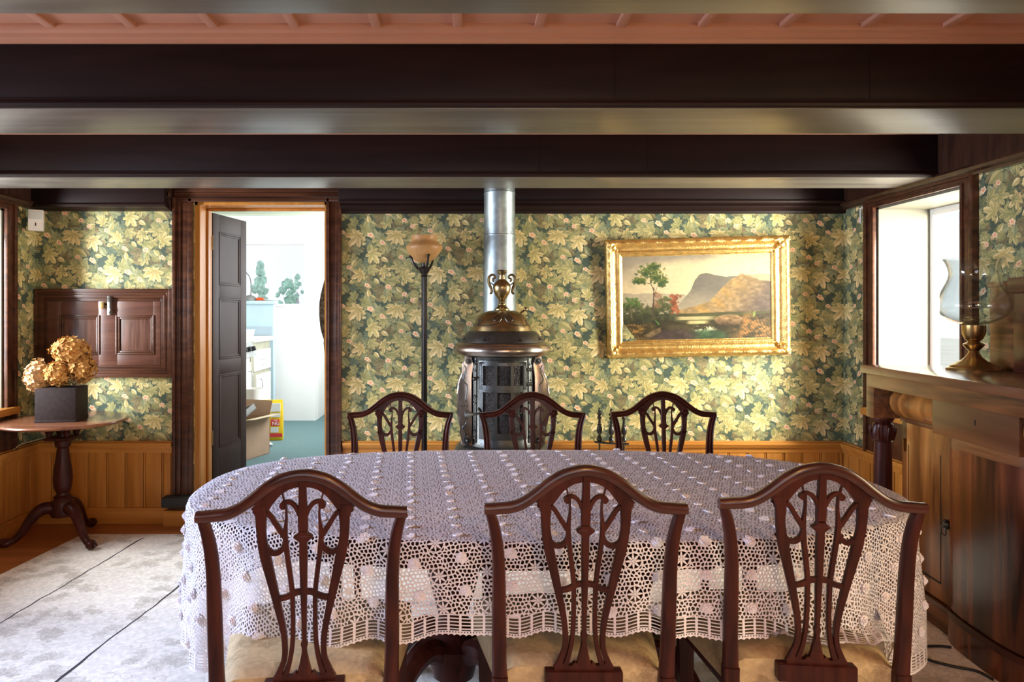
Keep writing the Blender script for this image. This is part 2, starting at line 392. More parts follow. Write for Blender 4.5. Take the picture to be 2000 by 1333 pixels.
def wood(name, c1, c2, axis='X', rough=0.35, scale=1.0, coat=0.3, bump=0.08, spec=0.3, coat_ior=1.3, coat_rough=0.18, distort=0.9):
    m, nt, b, L = new_mat(name)
    tc = nt.nodes.new('ShaderNodeTexCoord'); mp = nt.nodes.new('ShaderNodeMapping')
    s = {'X': (1.2, 14, 14), 'Y': (14, 1.2, 14), 'Z': (14, 14, 1.2)}[axis]
    mp.inputs['Scale'].default_value = [x * scale for x in s]
    L(tc.outputs['Object'], mp.inputs['Vector'])
    nz = nt.nodes.new('ShaderNodeTexNoise'); nz.inputs['Scale'].default_value = 1.6; nz.inputs['Detail'].default_value = 7; nz.inputs['Distortion'].default_value = distort
    L(mp.outputs['Vector'], nz.inputs['Vector'])
    rp = nt.nodes.new('ShaderNodeValToRGB'); rp.color_ramp.elements[0].position = 0.32; rp.color_ramp.elements[1].position = 0.68
    rp.color_ramp.elements[0].color = rgba(c1); rp.color_ramp.elements[1].color = rgba(c2)
    L(nz.outputs['Fac'], rp.inputs['Fac']); L(rp.outputs['Color'], b.inputs['Base Color'])
    b.inputs['Roughness'].default_value = rough; b.inputs['Coat Weight'].default_value = coat; b.inputs['Coat Roughness'].default_value = coat_rough
    b.inputs['Specular IOR Level'].default_value = spec; b.inputs['Coat IOR'].default_value = coat_ior
    if bump:
        bp = nt.nodes.new('ShaderNodeBump'); bp.inputs['Strength'].default_value = bump; bp.inputs['Distance'].default_value = 0.004
        L(nz.outputs['Fac'], bp.inputs['Height']); L(bp.outputs['Normal'], b.inputs['Normal'])
    return m


def textured(name, im, sx, sy, rough=0.7, rot=0.0, bump=0.0, bscale=300, tint=None, spec=0.3):
    m, nt, b, L = new_mat(name)
    uv = nt.nodes.new('ShaderNodeUVMap'); mp = nt.nodes.new('ShaderNodeMapping'); mp.inputs['Scale'].default_value = (1 / sx, 1 / sy, 1); mp.inputs['Rotation'].default_value = (0, 0, rot)
    ti = nt.nodes.new('ShaderNodeTexImage'); ti.image = im
    L(uv.outputs['UV'], mp.inputs['Vector']); L(mp.outputs['Vector'], ti.inputs['Vector'])
    L(ti.outputs['Color'], b.inputs['Base Color'])
    b.inputs['Roughness'].default_value = rough; b.inputs['Specular IOR Level'].default_value = spec
    if bump:
        n2 = nt.nodes.new('ShaderNodeTexNoise'); n2.inputs['Scale'].default_value = bscale
        bp = nt.nodes.new('ShaderNodeBump'); bp.inputs['Strength'].default_value = bump; bp.inputs['Distance'].default_value = 0.002
        L(n2.outputs['Fac'], bp.inputs['Height']); L(bp.outputs['Normal'], b.inputs['Normal'])
    return m


def lace_mat(name, im, sx, sy):
    m, nt, b, L = new_mat(name)
    uv = nt.nodes.new('ShaderNodeUVMap'); mp = nt.nodes.new('ShaderNodeMapping'); mp.inputs['Scale'].default_value = (1 / sx, 1 / sy, 1)
    ti = nt.nodes.new('ShaderNodeTexImage'); ti.image = im; im.colorspace_settings.name = 'Non-Color'
    L(uv.outputs['UV'], mp.inputs['Vector']); L(mp.outputs['Vector'], ti.inputs['Vector'])
    b.inputs['Base Color'].default_value = (0.80, 0.78, 0.85, 1); b.inputs['Roughness'].default_value = 0.85
    b.inputs['Specular IOR Level'].default_value = 0.1
    n2 = nt.nodes.new('ShaderNodeTexNoise'); n2.inputs['Scale'].default_value = 420
    ad = nt.nodes.new('ShaderNodeMath'); ad.operation = 'MULTIPLY_ADD'; ad.inputs[1].default_value = 0.35
    L(n2.outputs['Fac'], ad.inputs[0]); L(ti.outputs['Color'], ad.inputs[2])
    bp = nt.nodes.new('ShaderNodeBump'); bp.inputs['Strength'].default_value = 0.7; bp.inputs['Distance'].default_value = 0.0025
    L(ad.outputs['Value'], bp.inputs['Height']); L(bp.outputs['Normal'], b.inputs['Normal'])
    L(ti.outputs['Color'], b.inputs['Alpha'])
    return m


def glass_mat(name, tint=(0.95, 0.97, 0.97), refl=0.06, rough=0.02):
    m = bpy.data.materials.new(name); m.use_nodes = True; nt = m.node_tree; nt.nodes.clear(); L = nt.links.new
    out = nt.nodes.new('ShaderNodeOutputMaterial'); mx = nt.nodes.new('ShaderNodeMixShader')
    tr = nt.nodes.new('ShaderNodeBsdfTransparent'); tr.inputs['Color'].default_value = rgba(tint)
    gl = nt.nodes.new('ShaderNodeBsdfGlossy'); gl.inputs['Roughness'].default_value = rough
    lw = nt.nodes.new('ShaderNodeLayerWeight'); lw.inputs['Blend'].default_value = 0.5
    ma = nt.nodes.new('ShaderNodeMath'); ma.operation = 'MULTIPLY_ADD'; ma.inputs[1].default_value = 0.75; ma.inputs[2].default_value = refl
    pw = nt.nodes.new('ShaderNodeMath'); pw.operation = 'POWER'; pw.inputs[1].default_value = 3.0
    L(lw.outputs['Facing'], pw.inputs[0]); L(pw.outputs['Value'], ma.inputs[0])
    L(ma.outputs['Value'], mx.inputs['Fac']); L(tr.outputs['BSDF'], mx.inputs[1]); L(gl.outputs['BSDF'], mx.inputs[2]); L(mx.outputs['Shader'], out.inputs['Surface'])
    return m


M = {}
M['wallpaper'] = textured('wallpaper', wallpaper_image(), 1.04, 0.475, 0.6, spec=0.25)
M['dark'] = wood('dark_varnished_beam', (0.010, 0.004, 0.004), (0.018, 0.008, 0.007), 'X', 0.5, 0.7, 0.6, 0.10, 0.12, 1.22, 0.36)
M['soffit_sheen'] = wood('worn_underside_with_sheen', (0.075, 0.064, 0.054), (0.15, 0.135, 0.115), 'X', 0.45, 0.55, 0.8, 0.10, 0.3, 1.35, 0.34)  # lighter than the beams: reflected sheen put into the worn paint colour
M['darkz'] = wood('dark_varnished_upright', (0.028, 0.013, 0.009), (0.060, 0.026, 0.016), 'Z', 0.28, 1.0, 0.4, 0.10)
M['casing'] = wood('red_brown_casing', (0.040, 0.015, 0.009), (0.105, 0.040, 0.020), 'X', 0.28, 1.0, 0.4, 0.10)
M['hatch'] = wood('hatch_wood', (0.075, 0.030, 0.020), (0.125, 0.054, 0.036), 'X', 0.26, 1.3, 0.5, 0.08)
M['hatchz'] = wood('hatch_panel_wood', (0.060, 0.026, 0.018), (0.150, 0.072, 0.050), 'Z', 0.26, 2.0, 0.5, 0.08)
M['pine'] = wood('honey_pine', (0.42, 0.165, 0.028), (0.58, 0.26, 0.052), 'Z', 0.38, 0.8, 0.3, 0.05)
M['pinex'] = wood('honey_pine_rail', (0.46, 0.185, 0.030), (0.62, 0.285, 0.060), 'X', 0.36, 0.8, 0.3, 0.05)
M['pink'] = plain('salmon_paint', (0.55, 0.275, 0.175), 0.45, 0, 0.05, 4, 0.05)
M['white'] = plain('white_paint', (0.80, 0.80, 0.78), 0.5, 0, 0.03, 4)
M['cream'] = plain('cream_reveal_paint', (0.18, 0.17, 0.13), 0.55, 0, 0.05, 4)
M['green'] = plain('pale_green_paint', (0.50, 0.56, 0.44), 0.5, 0, 0.05, 4)
M['mahog'] = wood('mahogany', (0.024, 0.006, 0.005), (0.066, 0.015, 0.010), 'Z', 0.36, 1.4, 0.10, 0.06, 0.16)
M['mahogx'] = wood('mahogany_crest', (0.028, 0.007, 0.005), (0.068, 0.017, 0.011), 'X', 0.28, 1.4, 0.45, 0.06)
M['table'] = wood('table_wood', (0.022, 0.008, 0.006), (0.055, 0.020, 0.012), 'X', 0.6, 1.0, 0.0, 0.05, 0.1)
M['flame'] = wood('flame_veneer', (0.014, 0.005, 0.005), (0.22, 0.060, 0.022), 'Z', 0.26, 0.26, 0.6, 0.03, 0.3, 1.4, 0.16, 2.2)
M['veneer'] = wood('brown_veneer', (0.050, 0.020, 0.009), (0.22, 0.085, 0.032), 'X', 0.30, 0.5, 0.5, 0.04, 0.3, 1.3, 0.18, 2.0)
M['flamelight'] = wood('light_flame_veneer', (0.075, 0.022, 0.007), (0.55, 0.22, 0.050), 'Z', 0.28, 0.26, 0.5, 0.03, 0.3, 1.3, 0.18, 2.2)
M['floor'] = wood('orange_floor_boards', (0.28, 0.095, 0.030), (0.42, 0.16, 0.052), 'X', 0.30, 0.8, 0.3, 0.06)
M['gold'] = plain('gilt', (0.86, 0.56, 0.19), 0.33, 0.9, 0.25, 26, 0.35, 0, 120)
M['brass'] = plain('aged_brass', (0.30, 0.225, 0.110), 0.30, 1.0, 0.22, 14, 0.04)
M['brassy'] = plain('lamp_brass', (0.40, 0.26, 0.10), 0.30, 1.0, 0.15, 14, 0.03)
M['iron'] = plain('black_iron', (0.092, 0.096, 0.090), 0.34, 0.85, 0.2, 18, 0.10)
M['nickel'] = plain('worn_nickel', (0.36, 0.315, 0.27), 0.27, 1.0, 0.25, 12, 0.05)
M['blackmetal'] = plain('bronze_black_metal', (0.022, 0.018, 0.016), 0.30, 0.5, 0.15, 20)
M['zinc'] = plain('galvanised_pipe', (0.29, 0.34, 0.345), 0.42, 0.8, 0.18, 26, 0.06)
M['amber'] = plain('amber_scavo_glass', (0.37, 0.20, 0.075), 0.42, 0, 0.12, 30, 0.10)
M['mica'] = plain('smoky_mica', (0.022, 0.019, 0.018), 0.10, 0, 0.8, 40, 0.6)
M['plastic'] = plain('white_plastic', (0.80, 0.80, 0.76), 0.35, 0, 0.03)
M['lens'] = plain('grey_sensor_lens', (0.58, 0.62, 0.60), 0.4, 0, 0.03)
M['black'] = plain('black_rubber', (0.02, 0.02, 0.02), 0.5)
M['boxwood'] = plain('dark_wooden_box', (0.026, 0.016, 0.016), 0.7, 0, 0.25, 40, 0.15)
M['flower'] = plain('dried_petals', (0.52, 0.27, 0.075), 0.7, 0, 0.35, 60)
M['flower2'] = plain('paler_dried_petals', (0.62, 0.42, 0.22), 0.7, 0, 0.3, 60)
M['stem'] = plain('dry_stem', (0.20, 0.13, 0.06), 0.8)
M['carpet'] = plain('teal_carpet', (0.135, 0.225, 0.235), 0.95, 0, 0.15, 120, 0.4, 0, 400)
M['steppad'] = plain('charcoal_carpet', (0.050, 0.055, 0.052), 0.95, 0, 0.3, 150, 0.5, 0, 500)
M['card'] = plain('cardboard', (0.42, 0.29, 0.20), 0.8, 0, 0.06, 8)
M['cardedge'] = plain('cardboard_edge', (0.60, 0.50, 0.34), 0.8, 0, 0.06, 8)
M['grey'] = plain('grey_tray', (0.17, 0.18, 0.175), 0.6)
M['yellow'] = plain('yellow_sack', (0.72, 0.50, 0.02), 0.45, 0, 0.08, 8, 0.1)
M['red'] = plain('red_print', (0.52, 0.04, 0.05), 0.45, 0, 0.06)
M['blue'] = plain('powder_blue_paint', (0.42, 0.56, 0.63), 0.5, 0, 0.04, 4)
M['blue2'] = plain('grey_blue_paint', (0.34, 0.43, 0.50), 0.5, 0, 0.04, 4)
M['steel'] = plain('steel_panel', (0.45, 0.47, 0.47), 0.3, 0.8, 0.1)
M['olive'] = plain('olive_trim', (0.33, 0.32, 0.24), 0.5)
M['floral'] = plain('dark_floral_cloth', (0.16, 0.14, 0.10), 0.9, 0, 0.9, 55)
M['glass'] = glass_mat('clear_glass')
M['pane'] = glass_mat('window_glass', (0.97, 0.98, 0.98), 0.03)
M['leaf'] = plain('tree_leaves', (0.42, 0.62, 0.52), 0.8, 0, 0.4, 6)
M['bark'] = plain('bark', (0.5, 0.48, 0.52), 0.9)
M['lawn'] = plain('pale_gravel', (0.66, 0.66, 0.62), 0.9, 0, 0.1, 1)
M['canvas'] = textured('painted_canvas', landscape_image(), 1, 1, 0.45, bump=0.15, bscale=600)
M['rug'] = textured('worn_damask_rug', damask_image('rug_pattern', c8(226, 222, 215), c8(188, 181, 171), 3, 1.3), 0.85, 0.85, 0.95, 0.3, 0.3, 900, spec=0.1)
M['seat'] = textured('cream_damask_seat', damask_image('seat_pattern', c8(184, 163, 126), c8(150, 130, 96), 9, 0.9), 0.55, 0.55, 0.62, 0.0, 0.1, 900)
M['lace'] = lace_mat('crochet_lace', lace_image(), LW, LH)
M['hem'] = lace_mat('crochet_border', hem_image(), 0.030, 0.060)


# ------------------------------------------------------------------ mesh helpers
def catmull(pts, n=6):
    """smooth an open polyline of tuples"""
    P = [np.array(p, float) for p in pts]; out = []
    for i in range(len(P) - 1):
        p0 = P[max(i - 1, 0)]; p1 = P[i]; p2 = P[i + 1]; p3 = P[min(i + 2, len(P) - 1)]
        for k in range(n):
            t = k / n
            out.append(0.5 * (2 * p1 + (p2 - p0) * t + (2 * p0 - 5 * p1 + 4 * p2 - p3) * t * t + (3 * p1 - p0 - 3 * p2 + p3) * t ** 3))
    out.append(P[-1]); return out


class MB:
    def __init__(s):
        s.bm = bmesh.new(); s.mi = 0

    def face(s, vs):
        try:
            f = s.bm.faces.new(vs); f.material_index = s.mi; return f
        except ValueError:
            return None

    def grid(s, rows, closed_u=False, closed_v=False):
        """rows of points -> quads; closed_u joins the ends of each row"""
        R = [[s.bm.verts.new(p) for p in row] for row in rows]
        nr = len(R)
        for i in range(nr if closed_v else nr - 1):
            a, b = R[i], R[(i + 1) % nr]; n = len(a)
            for j in range(n if closed_u else n - 1):
                s.face((a[j], a[(j + 1) % n], b[(j + 1) % n], b[j]))
        return R

    def box(s, x0, x1, y0, y1, z0, z1, bev=0.0, mat=None):
        vs = [s.bm.verts.new((x, y, z)) for x in (x0, x1) for y in (y0, y1) for z in (z0, z1)]
        fs = [s.face([vs[i] for i in q]) for q in ((0, 1, 3, 2), (4, 6, 7, 5), (0, 4, 5, 1), (2, 3, 7, 6), (0, 2, 6, 4), (1, 5, 7, 3))]
        if mat is not None:
            for v in vs: v.co = mat @ v.co
        if bev > 0:
            es = list({e for f in fs for e in f.edges})
            bmesh.ops.bevel(s.bm, geom=es, offset=bev, segments=2, profile=0.6, affect='EDGES', material=-1)
        return s

    def prism(s, poly, d0, d1, plane='xz', bev=0.0):
        """extrude a 2-D polygon; plane xz -> depth along y, xy -> z, yz -> x"""
        def P(a, b, d):
            return {'xz': (a, d, b), 'xy': (a, b, d), 'yz': (d, a, b)}[plane]
        A = [s.bm.verts.new(P(a, b, d0)) for a, b in poly]; B = [s.bm.verts.new(P(a, b, d1)) for a, b in poly]
        n = len(poly); fs = [s.face(A), s.face(B[::-1])]
        for i in range(n):
            fs.append(s.face((A[i], B[i], B[(i + 1) % n], A[(i + 1) % n])))
        if bev:
            es = [e for f in fs[:2] for e in f.edges]
            bmesh.ops.bevel(s.bm, geom=es, offset=bev, segments=2, profile=0.6, affect='EDGES')
        return s

    def lathe(s, prof, seg=40, c=(0, 0), axis_fn=None, a0=0.0, a1=2 * math.pi, wob=None):
        full = abs(a1 - a0 - 2 * math.pi) < 1e-6; n = seg if full else seg + 1
        rows = []
        for r, z in prof:
            row = []
            for k in range(n):
                t = a0 + (a1 - a0) * k / seg
                rr = r * (wob(t, z) if wob else 1.0)
                row.append((c[0] + rr * math.cos(t), c[1] + rr * math.sin(t), z))
            rows.append(row)
        R = s.grid(rows, closed_u=full)
        if full:
            for row, flip in ((R[0], True), (R[-1], False)):
                if (row[0].co - row[n // 2].co).length > 1e-4:
                    s.face(row[::-1] if flip else row)
        return s

    def tube(s, path, rad, seg=8, cap=True, smooth=0, flat=1.0):
        if smooth: 
            if isinstance(rad, (list, tuple)):
                q = catmull([tuple(p) + (r,) for p, r in zip(path, rad)], smooth); path = [p[:3] for p in q]; rad = [p[3] for p in q]
            else: path = catmull(path, smooth)
        pts = [V3(p) for p in path]; n = len(pts); rows = []; up = None
        for i, p in enumerate(pts):
            t = (pts[min(i + 1, n - 1)] - pts[max(i - 1, 0)]).normalized()
            if up is None:
                up = V3((0, 0, 1)) if abs(t.z) < 0.9 else V3((1, 0, 0))
            up = (up - t * up.dot(t)).normalized(); sd = t.cross(up)
            r = rad[i] if isinstance(rad, (list, tuple)) else rad
            rows.append([p + (sd * math.cos(a) + up * math.sin(a) * flat) * r for a in [2 * math.pi * k / seg for k in range(seg)]])
        R = s.grid(rows, closed_u=True)
        if cap: s.face(R[0][::-1]); s.face(R[-1])
        return s

    def bar(s, path, widths, y0, y1, smooth=5, prof=None, yfn=None):
        """a flat bar following a path in the x-z plane; WIDTHS across the path, y0..y1 deep; PROF a list of (a in -1..1, b in 0..1)"""
        if smooth:
            q = catmull([tuple(p) + (wd,) for p, wd in zip(path, widths)], smooth); path = [(p[0], p[1]) for p in q]; widths = [p[2] for p in q]
        prof = prof or [(-1, 0.12), (-0.82, 0), (0.82, 0), (1, 0.12), (1, 0.88), (0.82, 1), (-0.82, 1), (-1, 0.88)]
        rows = []; n = len(path)
        for i in range(n):
            a = np.array(path[max(i - 1, 0)]); b = np.array(path[min(i + 1, n - 1)]); t = (b - a) / (np.linalg.norm(b - a) + 1e-9)
            nx, nz = -t[1], t[0]; h = widths[i] / 2
            rows.append([(path[i][0] + nx * u * h, y0 + (y1 - y0) * v, path[i][1] + nz * u * h) for u, v in prof])
        R = s.grid(rows, closed_u=True); s.face(R[0][::-1]); s.face(R[-1])
        return s

    def blob(s, c, r, sub=2, scale=(1, 1, 1), jit=0.0, seed=0):
        ret = bmesh.ops.create_icosphere(s.bm, subdivisions=sub, radius=1.0)
        for v in ret['verts']:
            k = 1 + jit * noise.noise(v.co * 2.0 + V3((seed, seed * 2, 0)))
            v.co = V3((c[0] + v.co.x * r * scale[0] * k, c[1] + v.co.y * r * scale[1] * k, c[2] + v.co.z * r * scale[2] * k))
        for f in {f for v in ret['verts'] for f in v.link_faces}: f.material_index = s.mi
        return s

    def frame(s, x0, x1, z0, z1, wd, y0, y1, bev=0.003):
        """four strips round a rectangle in the x-z plane, butted so that no faces coincide"""
        s.box(x0, x0 + wd, y0, y1, z0, z1, bev); s.box(x1 - wd, x1, y0, y1, z0, z1, bev)
        s.box(x0 + wd, x1 - wd, y0 + 0.0003, y1, z0, z0 + wd, bev); s.box(x0 + wd, x1 - wd, y0 + 0.0003, y1, z1 - wd, z1, bev)
        return s

    def xform(s, fn):
        for v in s.bm.verts: v.co = V3(fn(v.co))
        return s

    def build(s, name, mat, parent=None, loc=(0, 0, 0), rot=0.0, uv=None, angle=35, uvs=None):
        me = bpy.data.meshes.new(name)
        bmesh.ops.recalc_face_normals(s.bm, faces=s.bm.faces)
        if uv == 'box':
            lay = s.bm.loops.layers.uv.new('UVMap')
            for f in s.bm.faces:
                n = f.normal; ax = max(range(3), key=lambda i: abs(n[i]))
                for l in f.loops:
                    c = l.vert.co; l[lay].uv = ((c.y, c.z), (c.x, c.z), (c.x, c.y))[ax]
        s.bm.to_mesh(me); s.bm.free()
        for m in (mat if isinstance(mat, (list, tuple)) else [mat]): me.materials.append(M[m] if isinstance(m, str) else m)
        for p in me.polygons: p.use_smooth = True
        me.set_sharp_from_angle(angle=math.radians(angle))
        o = bpy.data.objects.new(name, me); COL.objects.link(o)
        o.location = loc; o.rotation_euler = (0, 0, rot)
        if parent is not None: o.parent = parent
        return o


def tag(o, label=None, cat=None, group=None, kind=None):
    if label: o['label'] = label
    if cat: o['category'] = cat
    if group: o['group'] = group
    if kind: o['kind'] = kind
    return o


def empty(name, loc=(0, 0, 0), rot=0.0, label=None, cat=None, group=None, kind=None):
    o = bpy.data.objects.new(name, None); COL.objects.link(o); o.location = loc; o.rotation_euler = (0, 0, rot); o.empty_display_size = 0.1
    return tag(o, label, cat, group, kind)


def struct(o):
    o['kind'] = 'structure'; return o


def text_mb(mb, s, size, place, depth=0.002):
    """add the glyphs of S to MB; PLACE maps a point (x along the line, y up, z out) into space"""
    cu = bpy.data.curves.new('lettering', 'FONT'); cu.body = s; cu.size = size; cu.extrude = depth; cu.align_x = 'CENTER'
    o = bpy.data.objects.new('lettering', cu); COL.objects.link(o)
    bpy.context.view_layer.update()
    me = bpy.data.meshes.new_from_object(o.evaluated_get(bpy.context.evaluated_depsgraph_get()))
    vs = [mb.bm.verts.new(place(v.co)) for v in me.vertices]
    for p in me.polygons: mb.face([vs[i] for i in p.vertices])
    bpy.data.objects.remove(o); bpy.data.curves.remove(cu); bpy.data.meshes.remove(me)


# ------------------------------------------------------------------ room shell
b = MB(); b.box(XL - T, XR + T, YF - T, YB, -0.12, 0.0)
struct(b.build('floor', 'floor'))

b = MB(); b.box(XL - T, XR + T, YF - T, YB + 0.26, ZC, ZC + 0.12)
for k in range(24):                                      # battens over the board joints
    x = -2.98 + 0.27 * k
    if XL < x < XR: b.box(x - 0.016, x + 0.016, YF, YB, ZC - 0.014, ZC + 0.01, 0.004)
struct(b.build('ceiling', 'pink'))


def wall_y(name, y0, y1, x0, x1, z0, z1, holes, mat='wallpaper'):
    """a wall lying across Y with rectangular holes (x0, x1, z0, z1)"""
    b = MB(); xs = sorted({x0, x1} | {h[0] for h in holes} | {h[1] for h in holes})
    for a, c in zip(xs, xs[1:]):
        hs = [h for h in holes if h[0] <= a and h[1] >= c]
        z = z0
        for h in hs:
            if h[2] > z: b.box(a, c, y0, y1, z, h[2])
            z = h[3]
        if z < z1: b.box(a, c, y0, y1, z, z1)
    return struct(b.build(name, mat, uv='box'))


def wall_x(name, x0, x1, y0, y1, z0, z1, holes, mat='wallpaper'):
    b = MB(); ys = sorted({y0, y1} | {h[0] for h in holes} | {h[1] for h in holes})
    for a, c in zip(ys, ys[1:]):
        hs = [h for h in holes if h[0] <= a and h[1] >= c]
        z = z0
        for h in hs:
            if h[2] > z: b.box(x0, x1, a, c, z, h[2])
            z = h[3]
        if z < z1: b.box(x0, x1, a, c, z, z1)
    return struct(b.build(name, mat, uv='box'))


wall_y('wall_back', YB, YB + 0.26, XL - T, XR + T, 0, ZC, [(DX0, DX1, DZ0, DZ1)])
wall_y('wall_front', YF - T, YF, XL - T, XR + T, 0, ZC, [(-1.3, 1.3, WZ0, WZ1)], 'darkz')
wall_x('wall_left', XL - T, XL, YF, YB, 0, ZC, [(WIN['L0'][0], WIN['L0'][1], WZ0, WZ1), (WIN['L1'][0], WIN['L1'][1], WZ0, WZ1)])
wall_x('wall_right', XR, XR + T, YF, YB, 0, ZC, [(WIN['R0'][0], WIN['R0'][1], WZ0, WZ1), (WIN['R1'][0], WIN['R1'][1], WZ0, WZ1)])

# boxed ceiling beams with a bead along each lower edge
for i, (y0, y1) in enumerate(((1.30, 1.642), (2.398, 2.738), (3.615, 3.93))):
    t = empty('trim_%d' % (i + 1), (0, 0, 0), kind='structure')
    b = MB(); b.box(XL, XR, y0, y1, 2.044, ZC, 0.004)
    for ys in (y0, y1):
        b.tube([(XL, ys, 2.056), (XR, ys, 2.056)], 0.011, 8)
        b.box(XL, XR, ys - 0.004, ys + 0.004, 2.068, 2.075)
    for xs in ((1.03, 1.3), (0.52, 1.38), (0.40, 0.95))[i]:
        b.box(xs - 0.0015, xs + 0.0015, y0 - 0.0012, y0 + 0.01, 2.07, ZC)
    b.build('beam_casing', 'dark', t)
    b = MB(); b.box(XL, XR, y0 + 0.004, y1 - 0.004, 2.0405, 2.0445, 0.001); b.build('painted_sheen_board', 'soffit_sheen', t)  # thin board added under each beam to carry the painted sheen
    b = MB()                                              # stepped cornice against the ceiling
    for ys, sg in ((y0, -1), (y1, 1)):
        pr = [(0, 2.258), (0.010, 2.258), (0.014, 2.268), (0.024, 2.272), (0.028, 2.284), (0.040, 2.290), (0.046, 2.302), (0.046, ZC), (0, ZC)]
        b.prism([(ys + sg * p, z) for p, z in pr], XL, XR, 'yz')
    b.build('beam_cornice', 'pink', t)

# friezes and mouldings at the top of the walls
t = empty('trim_4', kind='structure')
b = MB(); b.box(XL, -1.86, YB - 0.115, YB, 2.035, ZC, 0.003)
pr = [(0, 2.004), (0.06, 2.004), (0.075, 2.012), (0.118, 2.018), (0.128, 2.030), (0.118, 2.042), (0, 2.042)]
b.prism([(YB - p, z) for p, z in pr], XL, -1.85, 'yz')
b.build('frieze', 'dark', t)
t = empty('trim_5', kind='structure')
b = MB(); b.box(-0.775, XR, YB - 0.075, YB, 2.055, ZC, 0.003)
pr = [(0, 1.988), (0.03, 1.988), (0.034, 2.004), (0.06, 2.016), (0.07, 2.030), (0.066, 2.040), (0.086, 2.048), (0.092, 2.058), (0.086, 2.066), (0, 2.066)]
b.prism([(YB - p, z) for p, z in pr], -0.765, XR, 'yz')
b.build('frieze', 'dark', t)
for n, (xw, sg) in ((6, (XL, 1)), (7, (XR, -1))):
    t = empty('trim_%d' % n, kind='structure')
    b = MB(); b.box(min(xw, xw + sg * 0.035), max(xw, xw + sg * 0.035), YF, YB, 2.045, ZC, 0.002)
    pr = [(0, 2.006), (0.03, 2.006), (0.034, 2.018), (0.052, 2.026), (0.058, 2.040), (0.050, 2.052), (0, 2.052)]
    b.prism([(xw + sg * p, z) for p, z in pr], YF, YB, 'xz')
    b.build('frieze', 'darkz', t)


# wainscot: beaded boards, cap rail and skirting
def wainscot(n, fixed, a0, a1, axis, sg):
    """boards on the wall plane FIXED from a0 to a1 along AXIS; SG points into the room"""
    t = empty('trim_%d' % n, kind='structure')
    def bx(b, a, c, d0, d1, z0, z1, bev):
        lo, hi = sorted((fixed + sg * d0, fixed + sg * d1))
        if axis == 'x': b.box(a, c, lo, hi, z0, z1, bev)
        else: b.box(lo, hi, a, c, z0, z1, bev)
    b = MB(); k = a0
    bx(b, a0, a1, 0, 0.002, 0.08, 0.5, 0)
    while k < a1 - 0.01:
        e = min(k + 0.118, a1); bx(b, k + 0.0015, e - 0.0145, 0.001, 0.018, 0.09, 0.49, 0.003)
        bx(b, e - 0.0105, e - 0.0025, 0.001, 0.015, 0.09, 0.49, 0.003); k = e
    b.build('beaded_boards', 'pine', t)
    b = MB()
    for d, z0, z1 in ((0.022, 0.455, 0.482), (0.030, 0.482, 0.492), (0.040, 0.492, 0.506), (0.048, 0.506, 0.522), (0.030, 0.522, 0.530)):
        bx(b, a0, a1, 0, d, z0, z1, 0.003)
    b.build('cap_rail', 'pinex', t)
    b = MB(); bx(b, a0, a1, 0, 0.026, 0, 0.098, 0.003); bx(b, a0, a1, 0, 0.034, 0.086, 0.104, 0.005)
    b.build('skirting', 'pinex', t)


wainscot(8, YB, XL, -1.845, 'x', -1)
wainscot(9, YB, -0.755, XR, 'x', -1)
wainscot(10, XL, YF, YB - 0.03, 'y', 1)
wainscot(11, XR, YF, YB - 0.03, 'y', -1)


# windows: casing, lining, sill, sash and panes
def window(n, xw, sg, y0, y1, lining, casing='darkz', has_sill=True):
    """SG: direction from the wall plane outwards"""
    t = empty('window_%d' % n, (0, 0, 0), kind='structure')
    def X(d0, d1): return sorted((xw + sg * d0, xw + sg * d1))
    b = MB(); cw = 0.088
    for d0, w0, w1 in ((-0.029, 0.0, 0.018), (-0.022, 0.018, cw - 0.022), (-0.034, cw - 0.022, cw + 0.006)):
        x0, x1 = X(d0, 0)
        b.box(x0, x1, y0 - w1, y0 - w0, WZ0 - 0.26, WZ1 + w1 * 0.5, 0.003); b.box(x0, x1, y1 + w0, y1 + w1, WZ0 - 0.26, WZ1 + w1 * 0.5, 0.003)
        b.box(x0 + 0.0004, x1 - 0.0004, y0 - w0, y1 + w0, WZ1 + w0 * 0.5, WZ1 + w1 * 0.5, 0.003)
    x0, x1 = X(-0.019, 0); b.box(x0, x1, y0, y1, WZ0 - 0.26, WZ0 - 0.03, 0.003)
    b.build('casing', casing, t)
    b = MB(); x0, x1 = X(0, T)
    for a, c in ((y0 - 0.004, y0 + 0.012), (y1 - 0.012, y1 + 0.004)): b.box(x0, x1, a, c, WZ0, WZ1)
    b.box(x0, x1, y0, y1, WZ1 - 0.012, WZ1 + 0.004)
    b.build('lining', lining, t)
    b = MB(); x0, x1 = X(-0.062, T); b.box(x0, x1, y0 - 0.075, y1 + 0.075, WZ0 - 0.022, WZ0 + 0.021, 0.006)
    b.build('sill', 'pinex', t)
    b = MB(); x0, x1 = X(T - 0.06, T - 0.02)
    for a, c in ((y0 + 0.012, y0 + 0.04), (y1 - 0.04, y1 - 0.012)): b.box(x0, x1, a, c, WZ0 + 0.02, WZ1 - 0.012, 0.003)
    for z in (WZ0 + 0.02, WZ1 - 0.052): b.box(x0, x1, y0 + 0.04, y1 - 0.04, z, z + 0.04, 0.003)
    b.build('sash', 'white', t)
    b = MB(); x0, x1 = X(T - 0.042, T - 0.038); b.box(x0, x1, y0 + 0.03, y1 - 0.03, WZ0 + 0.04, WZ1 - 0.03)
    b.build('pane', 'pane', t)


